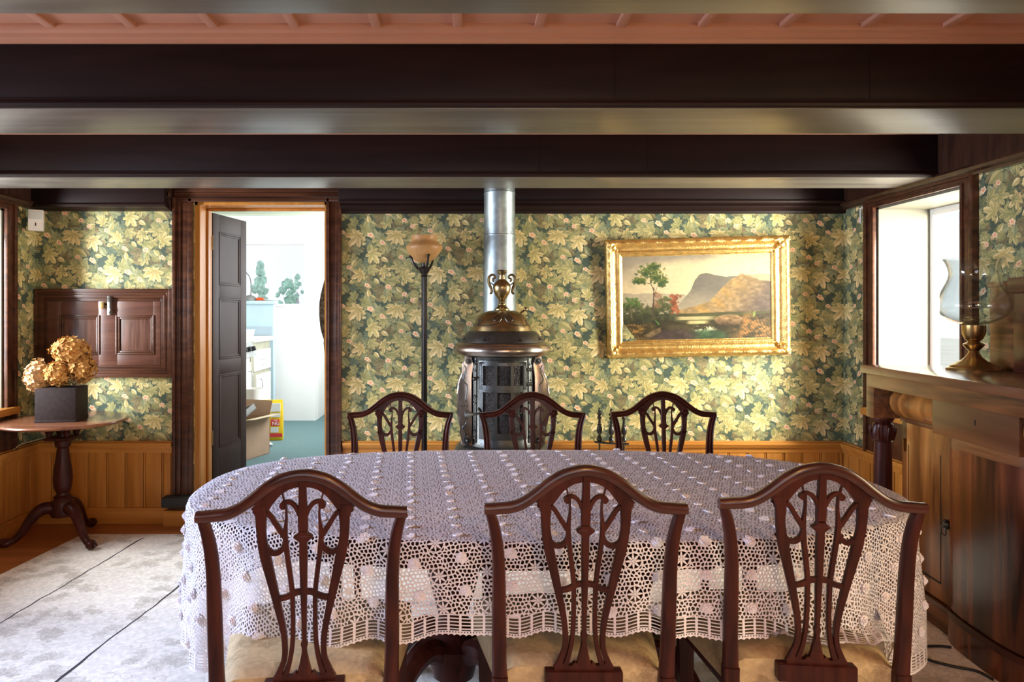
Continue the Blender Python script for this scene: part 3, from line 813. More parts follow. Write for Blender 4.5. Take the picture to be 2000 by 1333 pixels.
window(1, XL, -1, *WIN['L1'], 'cream', 'casing')
window(2, XL, -1, *WIN['L0'], 'cream', 'casing')
window(3, XR, 1, *WIN['R1'], 'cream', 'casing')
window(4, XR, 1, *WIN['R0'], 'cream', 'casing')
t = empty('window_5', kind='structure')
b = MB()
for x in (-1.3, -0.45, 0.4, 1.25): b.box(x, x + 0.05, YF - 0.3, YF - 0.26, WZ0, WZ1, 0.003)
for z in (WZ0, (WZ0 + WZ1) / 2, WZ1 - 0.05): b.box(-1.3, 1.3, YF - 0.3, YF - 0.26, z, z + 0.05, 0.003)
b.build('sash', 'white', t)
b = MB(); b.box(-1.29, 1.29, YF - 0.282, YF - 0.278, WZ0 + 0.02, WZ1 - 0.02); b.build('pane', 'pane', t)

# doorway to the kitchen
t = empty('door_1', (DX0, YB, 0), kind='structure')
def dl(x): return x - DX0
b = MB()
def case_v(x0, x1):
    """upright with a stepped face between x0 (outer) and x1 (opening)"""
    s = 1 if x1 > x0 else -1; wd = abs(x1 - x0)
    for f0, f1, d in ((0.0, 0.16, 0.052), (0.16, 0.40, 0.036), (0.40, 0.78, 0.026), (0.78, 1.0, 0.040)):
        a, c = sorted((x0 + s * wd * f0, x0 + s * wd * f1)); b.box(dl(a), dl(c), -d, 0, 0.19, DZ1 + 0.02, 0.004)
case_v(-1.838, -1.716); case_v(-0.762, -0.860)
for z0, z1, d in ((2.062, 2.085, 0.040), (2.085, 2.125, 0.026), (2.125, 2.15, 0.036), (2.15, 2.20, 0.060)): b.box(dl(-1.838), dl(-0.762), -d, 0, z0, z1, 0.004)
for x in (-1.858, -0.752): b.lathe([(0, 0.0), (0.013, 0.0), (0.018, 0.006), (0.013, 0.012), (0.006, 0.012), (0, 0.010)], 16).xform(lambda c: c)
b.build('casing', 'casing', t)
b = MB()
for x in (-1.872, -0.752):
    b.lathe([(0.004, 0.018), (0.010, 0.020), (0.014, 0.012), (0.020, 0.022), (0.026, 0.010), (0.026, 0.0)], 20).xform(lambda c: c)
bm_rot = Matrix.Rotation(math.pi / 2, 4, 'X')
b.bm.free(); b = MB()
for x in (-1.872, -0.752):
    n0 = len(b.bm.verts); b.lathe([(0.004, 0.018), (0.010, 0.020), (0.014, 0.012), (0.020, 0.022), (0.026, 0.010), (0.026, 0.0)], 20)
    b.bm.verts.ensure_lookup_table()
    for v in list(b.bm.verts)[n0:]:
        q = bm_rot @ v.co; v.co = V3((q.x + dl(x), q.y - 0.05, q.z + 2.105))
b.box(dl(-1.905), dl(-1.845), -0.05, 0, 2.0, 2.2, 0.003)
b.build('corner_block', 'darkz', t)
b = MB()
for x0, x1 in ((DX0, DX0 + 0.02), (DX1 - 0.02, DX1)): b.box(dl(x0), dl(x1), 0.0, 0.26, DZ0, DZ1)
b.box(0, dl(DX1), 0, 0.26, DZ1 - 0.02, DZ1)
b.box(0.02, 0.036, 0.0, 0.02, DZ0, DZ1 - 0.02, 0.004); b.box(0.02, 0.034, 0.16, 0.20, DZ0, DZ1 - 0.02, 0.003)
b.box(dl(DX1) - 0.034, dl(DX1) - 0.02, 0.16, 0.20, DZ0, DZ1 - 0.02, 0.003); b.box(0.02, dl(DX1) - 0.02, 0.16, 0.20, DZ1 - 0.034, DZ1 - 0.02, 0.003)
b.build('jamb', 'pine', t)
# the narrow leaf stands open into the kitchen, hinged on the jamb
LW_, LZ0, LZ1 = 0.47, 0.205, 2.035
leaf = MB(); TH = 0.036
leaf.box(0.075, LW_ - 0.07, 0.006, TH - 0.006, LZ0 + 0.05, LZ1 - 0.05)
for x0, x1 in ((0, 0.082), (LW_ - 0.082, LW_)): leaf.box(x0, x1, 0, TH, LZ0, LZ1, 0.003)
rails = [(LZ0, LZ0 + 0.21), (LZ0 + 0.72, LZ0 + 0.82), (LZ0 + 1.25, LZ0 + 1.34), (LZ1 - 0.12, LZ1)]
for z0, z1 in rails: leaf.box(0.08, LW_ - 0.08, 0.0005, TH - 0.0005, z0, z1, 0.003)
DP = plain('dark_door_paint', (0.040, 0.025, 0.021), 0.5, 0, 0.15, 5, 0.03); DP.node_tree.nodes['Principled BSDF'].inputs['Specular IOR Level'].default_value = 0.12
lo = leaf.build('leaf', DP, t, loc=(0.022, 0.275, 0), rot=math.radians(79))
b = MB()
for (_a, z0), (c, _b) in zip(rails, rails[1:]):
    b.frame(0.082, LW_ - 0.082, z0, c, 0.013, -0.003, 0.012); b.frame(0.095, LW_ - 0.095, z0 + 0.013, c - 0.013, 0.013, 0.001, 0.012)
b.build('panel_moulding', DP, lo)
for z in (0.50, 1.83):
    b = MB(); b.tube([(-0.012, -0.002, z - 0.05), (-0.012, -0.002, z + 0.05)], 0.007, 8); b.box(-0.010, 0.0, -0.001, 0.03, z - 0.048, z + 0.048)
    b.build('hinge', 'brass', lo)

# carpeted step under the doorway
st = empty('door_step', (-1.36, YB, 0), label='low pine step with a charcoal carpet pad under the kitchen doorway', cat='step')
b = MB(); b.box(-0.52, 0.52, -0.085, -0.028, 0, 0.10, 0.004); b.build('riser', 'pinex', st)
b = MB(); b.box(-0.50, 0.50, -0.055, -0.02, 0.10, 0.125, 0.003); b.build('ledge', 'casing', st)
b = MB(); b.box(-0.53, 0.53, -0.10, -0.001, 0.122, 0.186, 0.016); b.build('carpet_pad', 'steppad', st)

# ------------------------------------------------------------------ kitchen beyond the door
KY0, KY1, KZ = YB + 0.26, 7.67, 0.19
b = MB(); b.box(-2.75, -0.35, KY0, 8.6, -0.12, KZ); b.box(DX0, DX1, YB, KY0, 0.0, KZ); struct(b.build('floor_kitchen', 'carpet'))
b = MB(); b.box(-2.75, -0.35, KY0, 8.6, 2.36, 2.46); struct(b.build('ceiling_kitchen', 'white'))
for i, y in enumerate((5.55, 6.45)):
    b = MB(); b.box(-2.6, -0.6, y, y + 0.14, 2.25, 2.36, 0.004); struct(b.build('trim_%d' % (14 + i), 'green'))
wall_x('wall_kitchen_left', -2.75, -2.6, KY0, 8.6, KZ, 2.36, [], 'white')
wall_x('wall_kitchen_right', -0.6, -0.5, KY0, 8.6, KZ, 2.36, [(5.4, 7.4, 1.05, 2.2)], 'white')
b = MB()
KWX0, KWX1, KWZ0, KWZ1 = -2.42, -1.66, 1.42, 2.12
for q in ((-2.75, -1.565, KZ, KWZ0), (-2.75, -1.565, KWZ1, 2.36), (-2.75, KWX0, KWZ0, KWZ1), (KWX1, -1.565, KWZ0, KWZ1)): b.box(q[0], q[1], KY1, KY1 + 0.1, q[2], q[3])
b.box(-1.578, -1.561, KY1 + 0.101, 8.349, KZ + 0.001, 2.359)
struct(b.build('wall_kitchen_back', 'white'))
t = empty('door_2', (-1.2, 8.35, KZ), kind='structure')
b = MB(); b.box(-0.36, 0.6, 0, 0.06, 0, 2.17); b.build('panel', 'white', t)
b = MB(); b.box(-0.365, -0.30, -0.02, 0.0, 0, 2.0, 0.003); b.build('frame', 'white', t)
t = empty('window_6', (0, KY1, 0), kind='structure')
b = MB()
b.frame(KWX0, KWX1, KWZ0, KWZ1, 0.03, -0.01, 0.05)
b.build('sash', 'white', t)
b = MB(); b.box(KWX0 + 0.02, KWX1 - 0.02, 0.02, 0.024, KWZ0 + 0.02, KWZ1 - 0.02); b.build('pane', 'pane', t)

cab = empty('kitchen_cabinet', (-1.98, 6.72, KZ), label='white kitchen base cabinet with a drawer block above one door', cat='cabinet')
b = MB(); b.box(-0.60, -0.004, 0.0, 0.66, 0.0, 0.88); b.build('carcass', 'olive', cab)
for z0, z1 in ((0.60, 0.80),):
    b = MB(); b.box(-0.004, 0.014, 0.06, 0.64, z0, z1, 0.003); d = b.build('drawer', 'white', cab)
    for k in range(3):
        b = MB(); b.box(0.014, 0.018, 0.27, 0.44, z0 + 0.045 + k * 0.05, z0 + 0.052 + k * 0.05); b.build('finger_pull', 'steel', d)
b = MB(); b.box(-0.004, 0.014, 0.14, 0.64, 0.06, 0.56, 0.003); d = b.build('door', 'white', cab)
b = MB(); b.tube([(0.014, 0.20, 0.36), (0.045, 0.20, 0.37), (0.050, 0.20, 0.44), (0.045, 0.20, 0.51), (0.014, 0.20, 0.52)], 0.006, 8, smooth=4); b.build('handle', 'steel', d)
wt = empty('kitchen_worktop', (-1.98, 6.72, KZ + 0.88), label='pale kitchen worktop over the white drawers', cat='worktop')
b = MB(); b.box(-0.62, 0.03, 0.0, 0.68, 0.0, 0.045, 0.006); b.build('slab', 'plastic', wt)
rg = empty('cooking_range', (-1.98, 6.08, KZ), label='white cooking range with slanted steel knob panel', cat='stove')
b = MB(); b.box(-0.60, 0.0, 0, 0.60, 0, 0.90, 0.006); b.build('body', 'white', rg)
b = MB(); b.prism([(0.0, 0.74), (0.065, 0.76), (0.02, 0.89), (0.0, 0.89)], 0.0, 0.60, 'xz'); b.build('control_panel', 'steel', rg)
for k in range(4):
    b = MB(); b.tube([(0.03, 0.12 + k * 0.13, 0.822), (0.075, 0.12 + k * 0.13, 0.838)], 0.022, 12); b.build('knob', 'black', rg)
b = MB(); b.box(0.0, 0.016, 0.02, 0.58, 0.12, 0.70, 0.004); d = b.build('oven_door', 'white', rg)
b = MB(); b.tube([(0.016, 0.50, 0.44), (0.05, 0.50, 0.46), (0.05, 0.50, 0.60), (0.016, 0.50, 0.62)], 0.007, 8, smooth=4); b.build('handle', 'steel', d)

hw = empty('kitchen_partition', (-2.30, 7.43, KZ), label='powder blue half-height partition with a ledge at the end of the worktop', cat='partition')
b = MB(); b.box(-0.29, 0.34, 0.0, 0.08, 0.0, 1.255); b.build('panel', 'blue', hw)
b = MB(); b.box(-0.29, 0.365, -0.03, 0.11, 1.255, 1.29, 0.005); b.build('ledge', 'blue', hw)
b = MB(); b.box(-0.29, 0.33, -0.012, 0.0, 0.93, 1.02); b.build('upstand', 'blue2', hw)
LZ = KZ + 1.29
dk = empty('desk_lamp', (-2.215, 7.47, LZ), label='grey domed gooseneck desk lamp on the blue partition ledge', cat='lamp')
b = MB(); b.lathe([(0.0, 0.0), (0.075, 0.0), (0.072, 0.02), (0.055, 0.04), (0.022, 0.058), (0.0, 0.062)], 24); b.build('base', M['grey'], dk)
b = MB(); b.tube([(0.01, 0, 0.055), (0.012, 0, 0.18), (-0.01, 0, 0.26), (-0.06, 0, 0.31), (-0.12, 0, 0.335), (-0.17, 0, 0.33)], 0.006, 8, smooth=6); b.build('gooseneck', M['grey'], dk)
b = MB(); b.lathe([(0.02, 0.04), (0.035, 0.0), (0.045, -0.03)], 16); b.build('lamp_head', M['grey'], dk, loc=(-0.19, 0, 0.31))
b = MB()
for k, (x, z, r) in enumerate(((0, 0.018, 0.022), (0.03, 0.016, 0.02), (-0.022, 0.014, 0.016), (0.05, 0.012, 0.013))): b.blob((x, 0, z), r, 2, (1, 1, 0.85), 0.3, k)
tag(b.build('tomatoes', plain('orange_red_skin', (0.72, 0.09, 0.02), 0.4), loc=(-2.105, 7.43, LZ)), 'small orange red lumpy ornament beside the desk lamp base', 'ornament').name = 'red_ornament'
b = MB(); b.lathe([(0.0, 0.0), (0.05, 0.0), (0.085, 0.012), (0.088, 0.016), (0.05, 0.006), (0.0, 0.005)], 28)
tag(b.build('plate', 'plastic', loc=(-2.0, 7.47, LZ)), 'grey white plate lying on the end of the blue ledge', 'plate')
b = MB(); b.prism([(-0.10, 0), (0.10, 0), (0.12, 0.075), (-0.12, 0.075)], -0.09, 0.09, 'xz', 0.004)
tag(b.build('fruit_punnet', 'plastic', loc=(-2.14, 6.90, KZ + 0.925)), 'clear white fruit punnet on the kitchen worktop', 'container')

bx = empty('cardboard_box', (-1.70, 5.56, KZ), math.radians(-20), 'open brown cardboard box on the teal kitchen carpet beyond the doorway', 'box')
b = MB(); W0, D0, H0, th = 0.30, 0.345, 0.315, 0.006
b.box(-W0, 0, 0, D0, 0, th)
b.box(-th, 0, 0, D0, 0, H0); b.box(-W0, -W0 + th, 0, D0, 0, H0); b.box(-W0, 0, 0, th, 0, H0); b.box(-W0, 0, D0 - th, D0, 0, H0)
b.build('walls', 'card', bx)
b = MB()
def flap(b, p0, p1, out, up, ln):
    a, c = V3(p0), V3(p1); d = V3((out[0] * ln, out[1] * ln, up * ln)); n = V3((0, 0, 0.004))
    b.grid([[a, c], [c, a]]) if False else None
    q = [a, c, c + d, a + d]; lo = [b.bm.verts.new(x) for x in q]; hi = [b.bm.verts.new(x + n) for x in q]
    b.face(lo); b.face(hi[::-1])
    for i in range(4): b.face((lo[i], hi[i], hi[(i + 1) % 4], lo[(i + 1) % 4]))
flap(b, (0, 0, H0), (0, D0, H0), (1, 0), 0.12, 0.10); b.build('flap', 'cardedge', bx)
b = MB(); flap(b, (0, D0, H0), (-W0, D0, H0), (0, 0.35), 0.94, 0.12); b.build('flap', 'card', bx)
b = MB(); flap(b, (-W0, 0, H0), (-W0, D0, H0), (-0.5, 0), 0.85, 0.12); b.build('flap', 'card', bx)
tr = empty('grey_tray', (-1.775, 5.69, KZ + 0.235), math.radians(-20), 'dark grey tray stuck tilted into the open cardboard box', 'tray')
b = MB(); b.box(-0.11, 0.11, -0.13, 0.13, 0.0, 0.012, 0.003); b.box(-0.11, 0.11, -0.13, -0.118, 0, 0.05, 0.003); b.box(0.098, 0.11, -0.13, 0.13, 0, 0.05, 0.003); b.box(-0.11, -0.098, -0.13, 0.13, 0, 0.05, 0.003); b.box(-0.11, 0.11, 0.118, 0.13, 0, 0.05, 0.003)
o = b.build('shell', 'grey', tr); o.rotation_euler = (math.radians(18), math.radians(-24), 0); o.location = (0, 0, 0.07)
sk = empty('pet_food_sack', (-1.73, 6.50, KZ), math.radians(6), 'yellow pet food sack with red label behind the cardboard box', 'bag')
b = MB(); rows = []
for z, d, wd in ((0, 0.03, 0.100), (0.02, 0.042, 0.104), (0.15, 0.046, 0.104), (0.28, 0.038, 0.102), (0.345, 0.018, 0.100), (0.368, 0.005, 0.098)):
    rows.append([(x * wd, y * d, z) for x, y in ((-1, -0.6), (-0.6, -1), (0.6, -1), (1, -0.6), (1, 0.6), (0.6, 1), (-0.6, 1), (-1, 0.6))])
R = b.grid(rows, True); b.face(R[0][::-1]); b.face(R[-1]); b.build('sack', 'yellow', sk)
b = MB(); b.box(-0.103, 0.103, -0.052, -0.046, 0.035, 0.065); b.build('red_band', 'red', sk)
b = MB(); b.box(0.0, 0.078, -0.052, -0.046, 0.135, 0.195, 0.002); b.build('red_label', 'red', sk)
for q in ((0.0, 0.085, -0.0515, -0.044, 0.215, 0.25), (-0.02, 0.085, -0.050, -0.03, 0.265, 0.34), (0.0, 0.07, -0.0515, -0.046, 0.075, 0.125)):
    b = MB(); b.box(*q); b.build('grey_label', 'lens', sk)
for wd_, sz, z, yy_ in (('NG', 0.042, 0.145, -0.0535), ('VALUE', 0.018, 0.226, -0.0525), ('SPEED', 0.013, 0.181, -0.0535)):
    b = MB(); text_mb(b, wd_, sz, lambda p: (p.x + 0.045, yy_ - p.z, p.y + z), 0.0008); b.build('lettering', 'plastic', sk)
b = MB(); b.blob((0, 0, 0.028), 0.045, 3, (1.2, 0.8, 0.6), 0.8, 3)
tag(b.build('crumpled_paper', 'white', loc=(-1.70, 6.16, KZ)), 'crumpled white paper on the teal carpet beside the box', 'paper')
pb = empty('plastic_bag', (-1.825, 6.24, KZ), label='white plastic carrier bag standing against the range', cat='bag')
b = MB(); rows = []
for z, r in ((0.0, 0.06), (0.02, 0.075), (0.22, 0.083), (0.38, 0.072), (0.45, 0.082), (0.50, 0.090)):
    rows.append([(r * math.cos(a) * (1 + 0.12 * math.sin(5 * a + z * 9)), r * math.sin(a) * (1 + 0.12 * math.sin(4 * a + z * 12)), z) for a in [2 * math.pi * k / 28 for k in range(28)]])
R = b.grid(rows, True); b.face(R[0][::-1]); b.build('bag_body', 'plastic', pb)
b = MB(); b.blob((0.02, -0.073, 0.36), 0.026, 2, (0.9, 0.3, 1.2)); b.build('red_print', 'red', pb)
ct = empty('hanging_coat', (-0.875, 5.25, 0.98), label='dark floral patterned coat hanging just past the kitchen doorway', cat='clothing')
b = MB(); rows = []
for z, r in ((0.0, 0.115), (0.15, 0.125), (0.30, 0.118), (0.45, 0.125), (0.60, 0.115), (0.68, 0.08), (0.73, 0.03)):
    rows.append([(r * math.cos(a) * (1 + 0.10 * math.sin(6 * a + z * 5)), 0.6 * r * math.sin(a), z) for a in [2 * math.pi * k / 36 for k in range(36)]])
R = b.grid(rows, True); b.face(R[0][::-1]); b.face(R[-1]); b.build('coat_body', 'floral', ct)
b = MB(); b.tube([(-0.09, -0.02, 0.62), (-0.125, -0.02, 0.45), (-0.12, -0.03, 0.28), (-0.10, -0.03, 0.18)], [0.035, 0.04, 0.038, 0.03], 12, smooth=4); b.build('sleeve', 'floral', ct)
b = MB(); b.tube([(0.0, 0.0, 0.72), (0.0, 0.03, 0.78), (0.15, 0.03, 0.80), (0.262, 0.03, 0.80)], 0.006, 8, smooth=4); b.build('hook', 'steel', ct)

# outdoors past the kitchen window
b = MB(); b.box(-30, 30, 9.0, 60, -0.3, -0.2); b.build('ground_outside', 'lawn')['kind'] = 'structure'
def tree(name, label, x, y, h, r, nb, conif):
    t = empty(name, (x, y, -0.2), label=label, cat='tree', group=None)
    b = MB(); b.tube([(0, 0, 0), (0.05, 0, h * 0.5), (0, 0, h * 0.8)], [0.12, 0.08, 0.03], 8); b.build('trunk', 'bark', t)
    b = MB(); q = random.Random(hash(label) % 1000 if False else len(label))
    for k in range(nb):
        f = q.random(); z = h * (0.15 + 0.85 * f) if conif else h * (0.45 + 0.55 * f)
        rr = r * (1.05 - f) if conif else r * math.sqrt(max(0.05, 1 - (2 * f - 1) ** 2))
        a = q.random() * 6.28; d = rr * q.random()
        b.blob((d * math.cos(a), d * math.sin(a), z), q.uniform(0.2, 0.34) * (r if not conif else r * 0.9), 1, (1, 1, 1.2), 0.9, k)
    b.build('crown', 'leaf', t)
tree('conifer_tree', 'tall narrow green conifer outside the kitchen window', -7.05, 25, 3.3, 0.5, 70, True)
tree('bare_tree', 'low bushy grey green tree outside beside the conifer', -6.45, 26.5, 2.75, 0.42, 34, False)
tree('round_tree', 'small rounded tree standing alone outside the kitchen window', -5.75, 25.0, 2.85, 0.33, 22, False)

# ------------------------------------------------------------------ rug
b = MB()
out = [(-2.30, 4.33), (2.36, 4.33), (2.36, -0.9), (-2.52, -0.9), (-2.44, 3.0)]
b.prism(out, 0.0, 0.004, 'xy')
rug = tag(b.build('rug', 'rug', uv='box'), 'large worn grey beige damask rug with split seams under the dining table', 'rug')
q = random.Random(3)
for x0, x1 in ((-2.12, -1.90), (-1.58, -1.31)):
    b = MB(); L_, R_ = [], []; n = 90
    for i in range(n + 1):
        y = 1.6 + 2.66 * i / n; x = x0 + (x1 - x0) * i / n * (2.66 / 2.66) + 0.012 * noise.noise(V3((y * 4.5, x0, 0))) + 0.006 * noise.noise(V3((y * 13, x0, 2)))
        wd = 0.0045 * (0.7 + 1.2 * abs(noise.noise(V3((y * 3, 5, x0)))))
        L_.append((x - wd, y, 0.0046)); R_.append((x + wd, y, 0.0046))
    b.grid([L_, R_]); b.build('seam', M['blackmetal'] if False else plain('seam_shadowless_thread', (0.05, 0.05, 0.055), 0.95), rug)

# ------------------------------------------------------------------ dining table and lace cloth
TX, TY, TA, TB, TZ, TN = 0.275, 2.435, 1.14, 0.605, 0.76, 2.65
def sup(th, k=1.0, a=TA, b_=TB):
    c, s = math.cos(th), math.sin(th); r = (abs(c / a) ** TN + abs(s / b_) ** TN) ** (-1.0 / TN)
    return (TX + k * r * c, TY + k * r * s)
GZ = 0.004
tb = empty('dining_table', (TX, TY, GZ), label='oval mahogany pedestal dining table under the white lace cloth', cat='table')
ang = [2 * math.pi * k / 96 for k in range(96)]
b = MB(); rows = []
for k, z in ((0.985, TZ - 0.026 - GZ), (1.0, TZ - 0.018 - GZ), (1.0, TZ - 0.006 - GZ), (0.992, TZ - GZ)):
    rows.append([(sup(a, k)[0] - TX, sup(a, k)[1] - TY, z) for a in ang])
R = b.grid(rows, True); b.face(R[0][::-1]); b.face(R[-1]); b.build('tabletop', 'table', tb)
b = MB(); rows = []
for k, z in ((0.90, 0.66), (0.90, 0.73), (0.87, 0.73), (0.87, 0.66)):
    rows.append([(sup(a, k)[0] - TX, sup(a, k)[1] - TY, z) for a in ang])
b.grid(rows, True, True); b.build('apron', 'table', tb)
for px in (-0.30, 0.30):
    b = MB(); b.lathe([(0.0, 0.10), (0.07, 0.11), (0.085, 0.17), (0.095, 0.22), (0.05, 0.26), (0.06, 0.28), (0.05, 0.31), (0.075, 0.42), (0.088, 0.47), (0.06, 0.55), (0.05, 0.59), (0.075, 0.62), (0.09, 0.655), (0.09, 0.735), (0, 0.735)], 28, (px, 0), wob=lambda t, z: 1 + (0.05 * math.cos(12 * t) if 0.36 < z < 0.52 else 0))
    col = b.build('pedestal', 'mahog', tb)
    for a in (45, 135, 225, 315):
        ca, sa = math.cos(math.radians(a)), math.sin(math.radians(a)); b = MB()
        b.tube([(px + ca * d, sa * d, z) for d, z in ((0.06, 0.20), (0.13, 0.23), (0.20, 0.19), (0.27, 0.10), (0.33, 0.05), (0.38, 0.028))], [0.04, 0.042, 0.036, 0.03, 0.026, 0.028], 10, smooth=4)
        b.blob((px + ca * 0.385, sa * 0.385, 0.026), 0.030, 2, (1.1, 1.1, 0.85))
        b.build('leg', 'mahog', col)

CA, CB = TA + 0.385, TB + 0.245                           # half size of the rectangular cloth
SEATZ = 0.492
def chair_seat_hit(x, y):
    return (0.67 < x < 1.15) and (1.76 < y < 2.22)

def cloth_point(th, s, off=0.0):
    """a point of the cloth: s < 0 lies on the table (s = -1 is the middle), s >= 0 hangs that far below the rim"""
    zt = TZ + 0.0025
    if s < 0:
        k = 1 + s; x, y = sup(th, k * 1.004)
        return V3((x, y, zt + off + 0.0012 * noise.noise(V3((x * 9, y * 9, 0)))))
    x, y = sup(th, 1.004); x2, y2 = sup(th + 0.01, 1.004); x1, y1 = sup(th - 0.01, 1.004)
    n = V3((y2 - y1, -(x2 - x1), 0)).normalized()
    r = 0.014; q = r * math.pi / 2
    if s < q:
        a = s / r; return V3((x, y, zt)) + n * ((r + off) * math.sin(a) - 0.0) + V3((0, 0, (r + off) * math.cos(a) - r))
    d = s - q; corner = (abs(math.cos(th)) ** 2 * abs(math.sin(th)) ** 2) * 4
    arc = th * 1.0
    ampl = (0.004 + 0.012 * corner + 0.008 * abs(math.cos(th)) ** 6) * min(1, d / 0.28)
    f = math.sin(th * 26 + 2.0 * math.sin(th * 5)) + 0.5 * math.sin(th * 43 + 1.3)
    if math.sin(th) < -0.8: ampl *= 0.45
    outw = r + off + d * 0.012 + ampl * (f + 0.9)
    p = V3((x, y, zt - r - d)) + n * outw
    p.z = zt - r - d * (1 - 0.02)
    if p.z < SEATZ + 0.012 and chair_seat_hit(p.x, p.y):
        over = SEATZ + 0.012 - p.z
        p.z = SEATZ + 0.012 + 0.018 * abs(noise.noise(V3((p.x * 14, over * 20, 1)))) + off * 0.5 + 0.02 * math.exp(-over * 30)
        p.y -= over * 0.95; p.x -= over * 0.25
    return p

def hang(th):
    x, y = sup(th); x2, y2 = sup(th + 0.01); x1, y1 = sup(th - 0.01)
    n = V3((y2 - y1, -(x2 - x1), 0)).normalized()
    dx = (CA - abs(x - TX)) / max(abs(n.x), 1e-4); dy = (CB - abs(y - TY)) / max(abs(n.y), 1e-4)
    h = min(dx, dy); h = min(h, 0.44)
    return h + 0.004 * math.sin(th * 31) + 0.005 * math.sin(th * 17 + 1), n

cl = MB(); lay = cl.bm.loops.layers.uv.new('UVMap'); NT = 400; HB = 0.055
ths = [2 * math.pi * (k + 0.0) / NT for k in range(NT)]
hs = [hang(a) for a in ths]
arc = [0.0]
for i in range(NT): 
    p, q2 = sup(ths[i]), sup(ths[(i + 1) % NT]); arc.append(arc[-1] + math.hypot(p[0] - q2[0], p[1] - q2[1]))
CR, SR = math.cos(LROT), math.sin(LROT)
def uvflat(th, s, n):
    if s < 0: x, y = sup(th, 1 + s)
    else:
        x, y = sup(th); x += n.x * s; y += n.y * s
    return (x * CR + y * SR, -x * SR + y * CR)
tops = [-1 + 0.999 * (i / 22.0) for i in range(23)]; tops[0] = -0.995
for off in (0.0, 0.0022):
    body = tops + [None]
    rows = []; uvr = []
    nd = 16
    for s in tops[:-1]:
        rows.append([cl.bm.verts.new(cloth_point(a, s, off)) for a in ths]); uvr.append([uvflat(a, s, h[1]) for a, h in zip(ths, hs)])
    for j in range(nd + 1):
        t = j / nd
        rows.append([cl.bm.verts.new(cloth_point(a, (h[0] - HB) * t ** 1.3, off)) for a, h in zip(ths, hs)]); uvr.append([uvflat(a, (h[0] - HB) * t ** 1.3, h[1]) for a, h in zip(ths, hs)])
    nb0 = len(rows) - 1
    for j in range(1, 5):
        rows.append([cl.bm.verts.new(cloth_point(a, h[0] - HB + HB * j / 4, off)) for a, h in zip(ths, hs)])
    for i in range(len(rows) - 1):
        for j in range(NT):
            j2 = (j + 1) % NT
            f = cl.bm.faces.new((rows[i][j], rows[i][j2], rows[i + 1][j2], rows[i + 1][j]))
            if i < nb0:
                f.material_index = 0; u = (uvr[i][j], uvr[i][j2], uvr[i + 1][j2], uvr[i + 1][j])
            else:
                f.material_index = 1; v0 = 0.056 * (1 - (i - nb0) / 4) + 0.0005; v1 = 0.056 * (1 - (i + 1 - nb0) / 4) + 0.0005
                u = ((arc[j], v0), (arc[j + 1], v0), (arc[j + 1], v1), (arc[j], v1))
            for l, c in zip(f.loops, u): l[lay].uv = c
    f = cl.bm.faces.new(rows[0]); f.material_index = 0
    for l, c in zip(f.loops, uvr[0]): l[lay].uv = c
# crochet roses standing off the net
def rose(p, n, R_):
    n = n.normalized(); u = n.orthogonal().normalized(); v = n.cross(u); ph = rnd.random() * 6
    flat = 0.35 if n.z > 0.8 else 1.0
    for rr, hh, pet in ((1.0, 0.18, 6), (0.66, 0.42 * flat, 5), (0.33, 0.62 * flat, 4)):
        ring = []; mid = cl.bm.verts.new(p + n * (hh * R_ * 0.75))
        for k in range(pet * 3):
            a = 2 * math.pi * k / (pet * 3) + ph; w_ = (1.0, 0.92, 0.72)[k % 3 if k % 3 < 2 else 1] if k % 3 else 0.74
            ring.append(cl.bm.verts.new(p + (u * math.cos(a) + v * math.sin(a)) * (R_ * rr * w_) + n * (R_ * hh * (1.0 if k % 3 else 0.75))))
        for k in range(len(ring)):
            f = cl.bm.faces.new((mid, ring[k], ring[(k + 1) % len(ring)])); f.material_index = 2
        low = [cl.bm.verts.new(x.co - n * R_ * 0.22) for x in ring]
        for k in range(len(ring)):
            k2 = (k + 1) % len(ring); f = cl.bm.faces.new((ring[k], low[k], low[k2], ring[k2])); f.material_index = 2
def th_of(x, y): return math.atan2((y - TY), (x - TX))
for i in range(-14, 18):
    for j in range(10, 46):
        u_, v_ = i * LW, j * LH; x = u_ * CR - v_ * SR; y = u_ * SR + v_ * CR; dx, dy = x - TX, y - TY
        if abs(dx) > CA - 0.05 or abs(dy) > CB - 0.05: continue
        k = (abs(dx / TA) ** TN + abs(dy / TB) ** TN) ** (1 / TN) if (dx or dy) else 0
        if k <= 0.99:
            rose(V3((x + rnd.uniform(-.004, .004), y + rnd.uniform(-.004, .004), TZ + 0.005)), V3((rnd.uniform(-.3, .3), rnd.uniform(-.3, .3), 1)), rnd.uniform(0.012, 0.016)); continue
        best = None                                       # find the rim point whose outward normal passes through this spot
        for a, h in zip(ths, hs):
            px, py = sup(a); s = (x - px) * h[1].x + (y - py) * h[1].y
            e = abs((x - px) * -h[1].y + (y - py) * h[1].x)
            if s > 0 and (best is None or e < best[0]): best = (e, a, s, h)
        if best and best[0] < 0.012 and best[2] < best[3][0] - HB - 0.01:
            a, s = best[1], best[2]; p = cloth_point(a, s, 0.004)
            n = (cloth_point(a + 0.01, s) - cloth_point(a - 0.01, s)).cross(cloth_point(a, s + 0.01) - cloth_point(a, max(0, s - 0.01)))
            if n.length > 1e-9:
                if n.dot(best[3][1]) < 0: n = -n
                rose(p, n, 0.0165)
me = bpy.data.meshes.new('tablecloth'); cl.bm.to_mesh(me); cl.bm.free()
for m in (M['lace'], M['hem'], plain('crochet_rose_thread', (0.76, 0.74, 0.80), 0.85, 0, 0.06, 60)): me.materials.append(m)
for p in me.polygons: p.use_smooth = p.material_index < 2
o = bpy.data.objects.new('tablecloth', me); COL.objects.link(o)
tag(o, 'white crochet lace tablecloth with raised roses draped over the dining table', 'tablecloth')


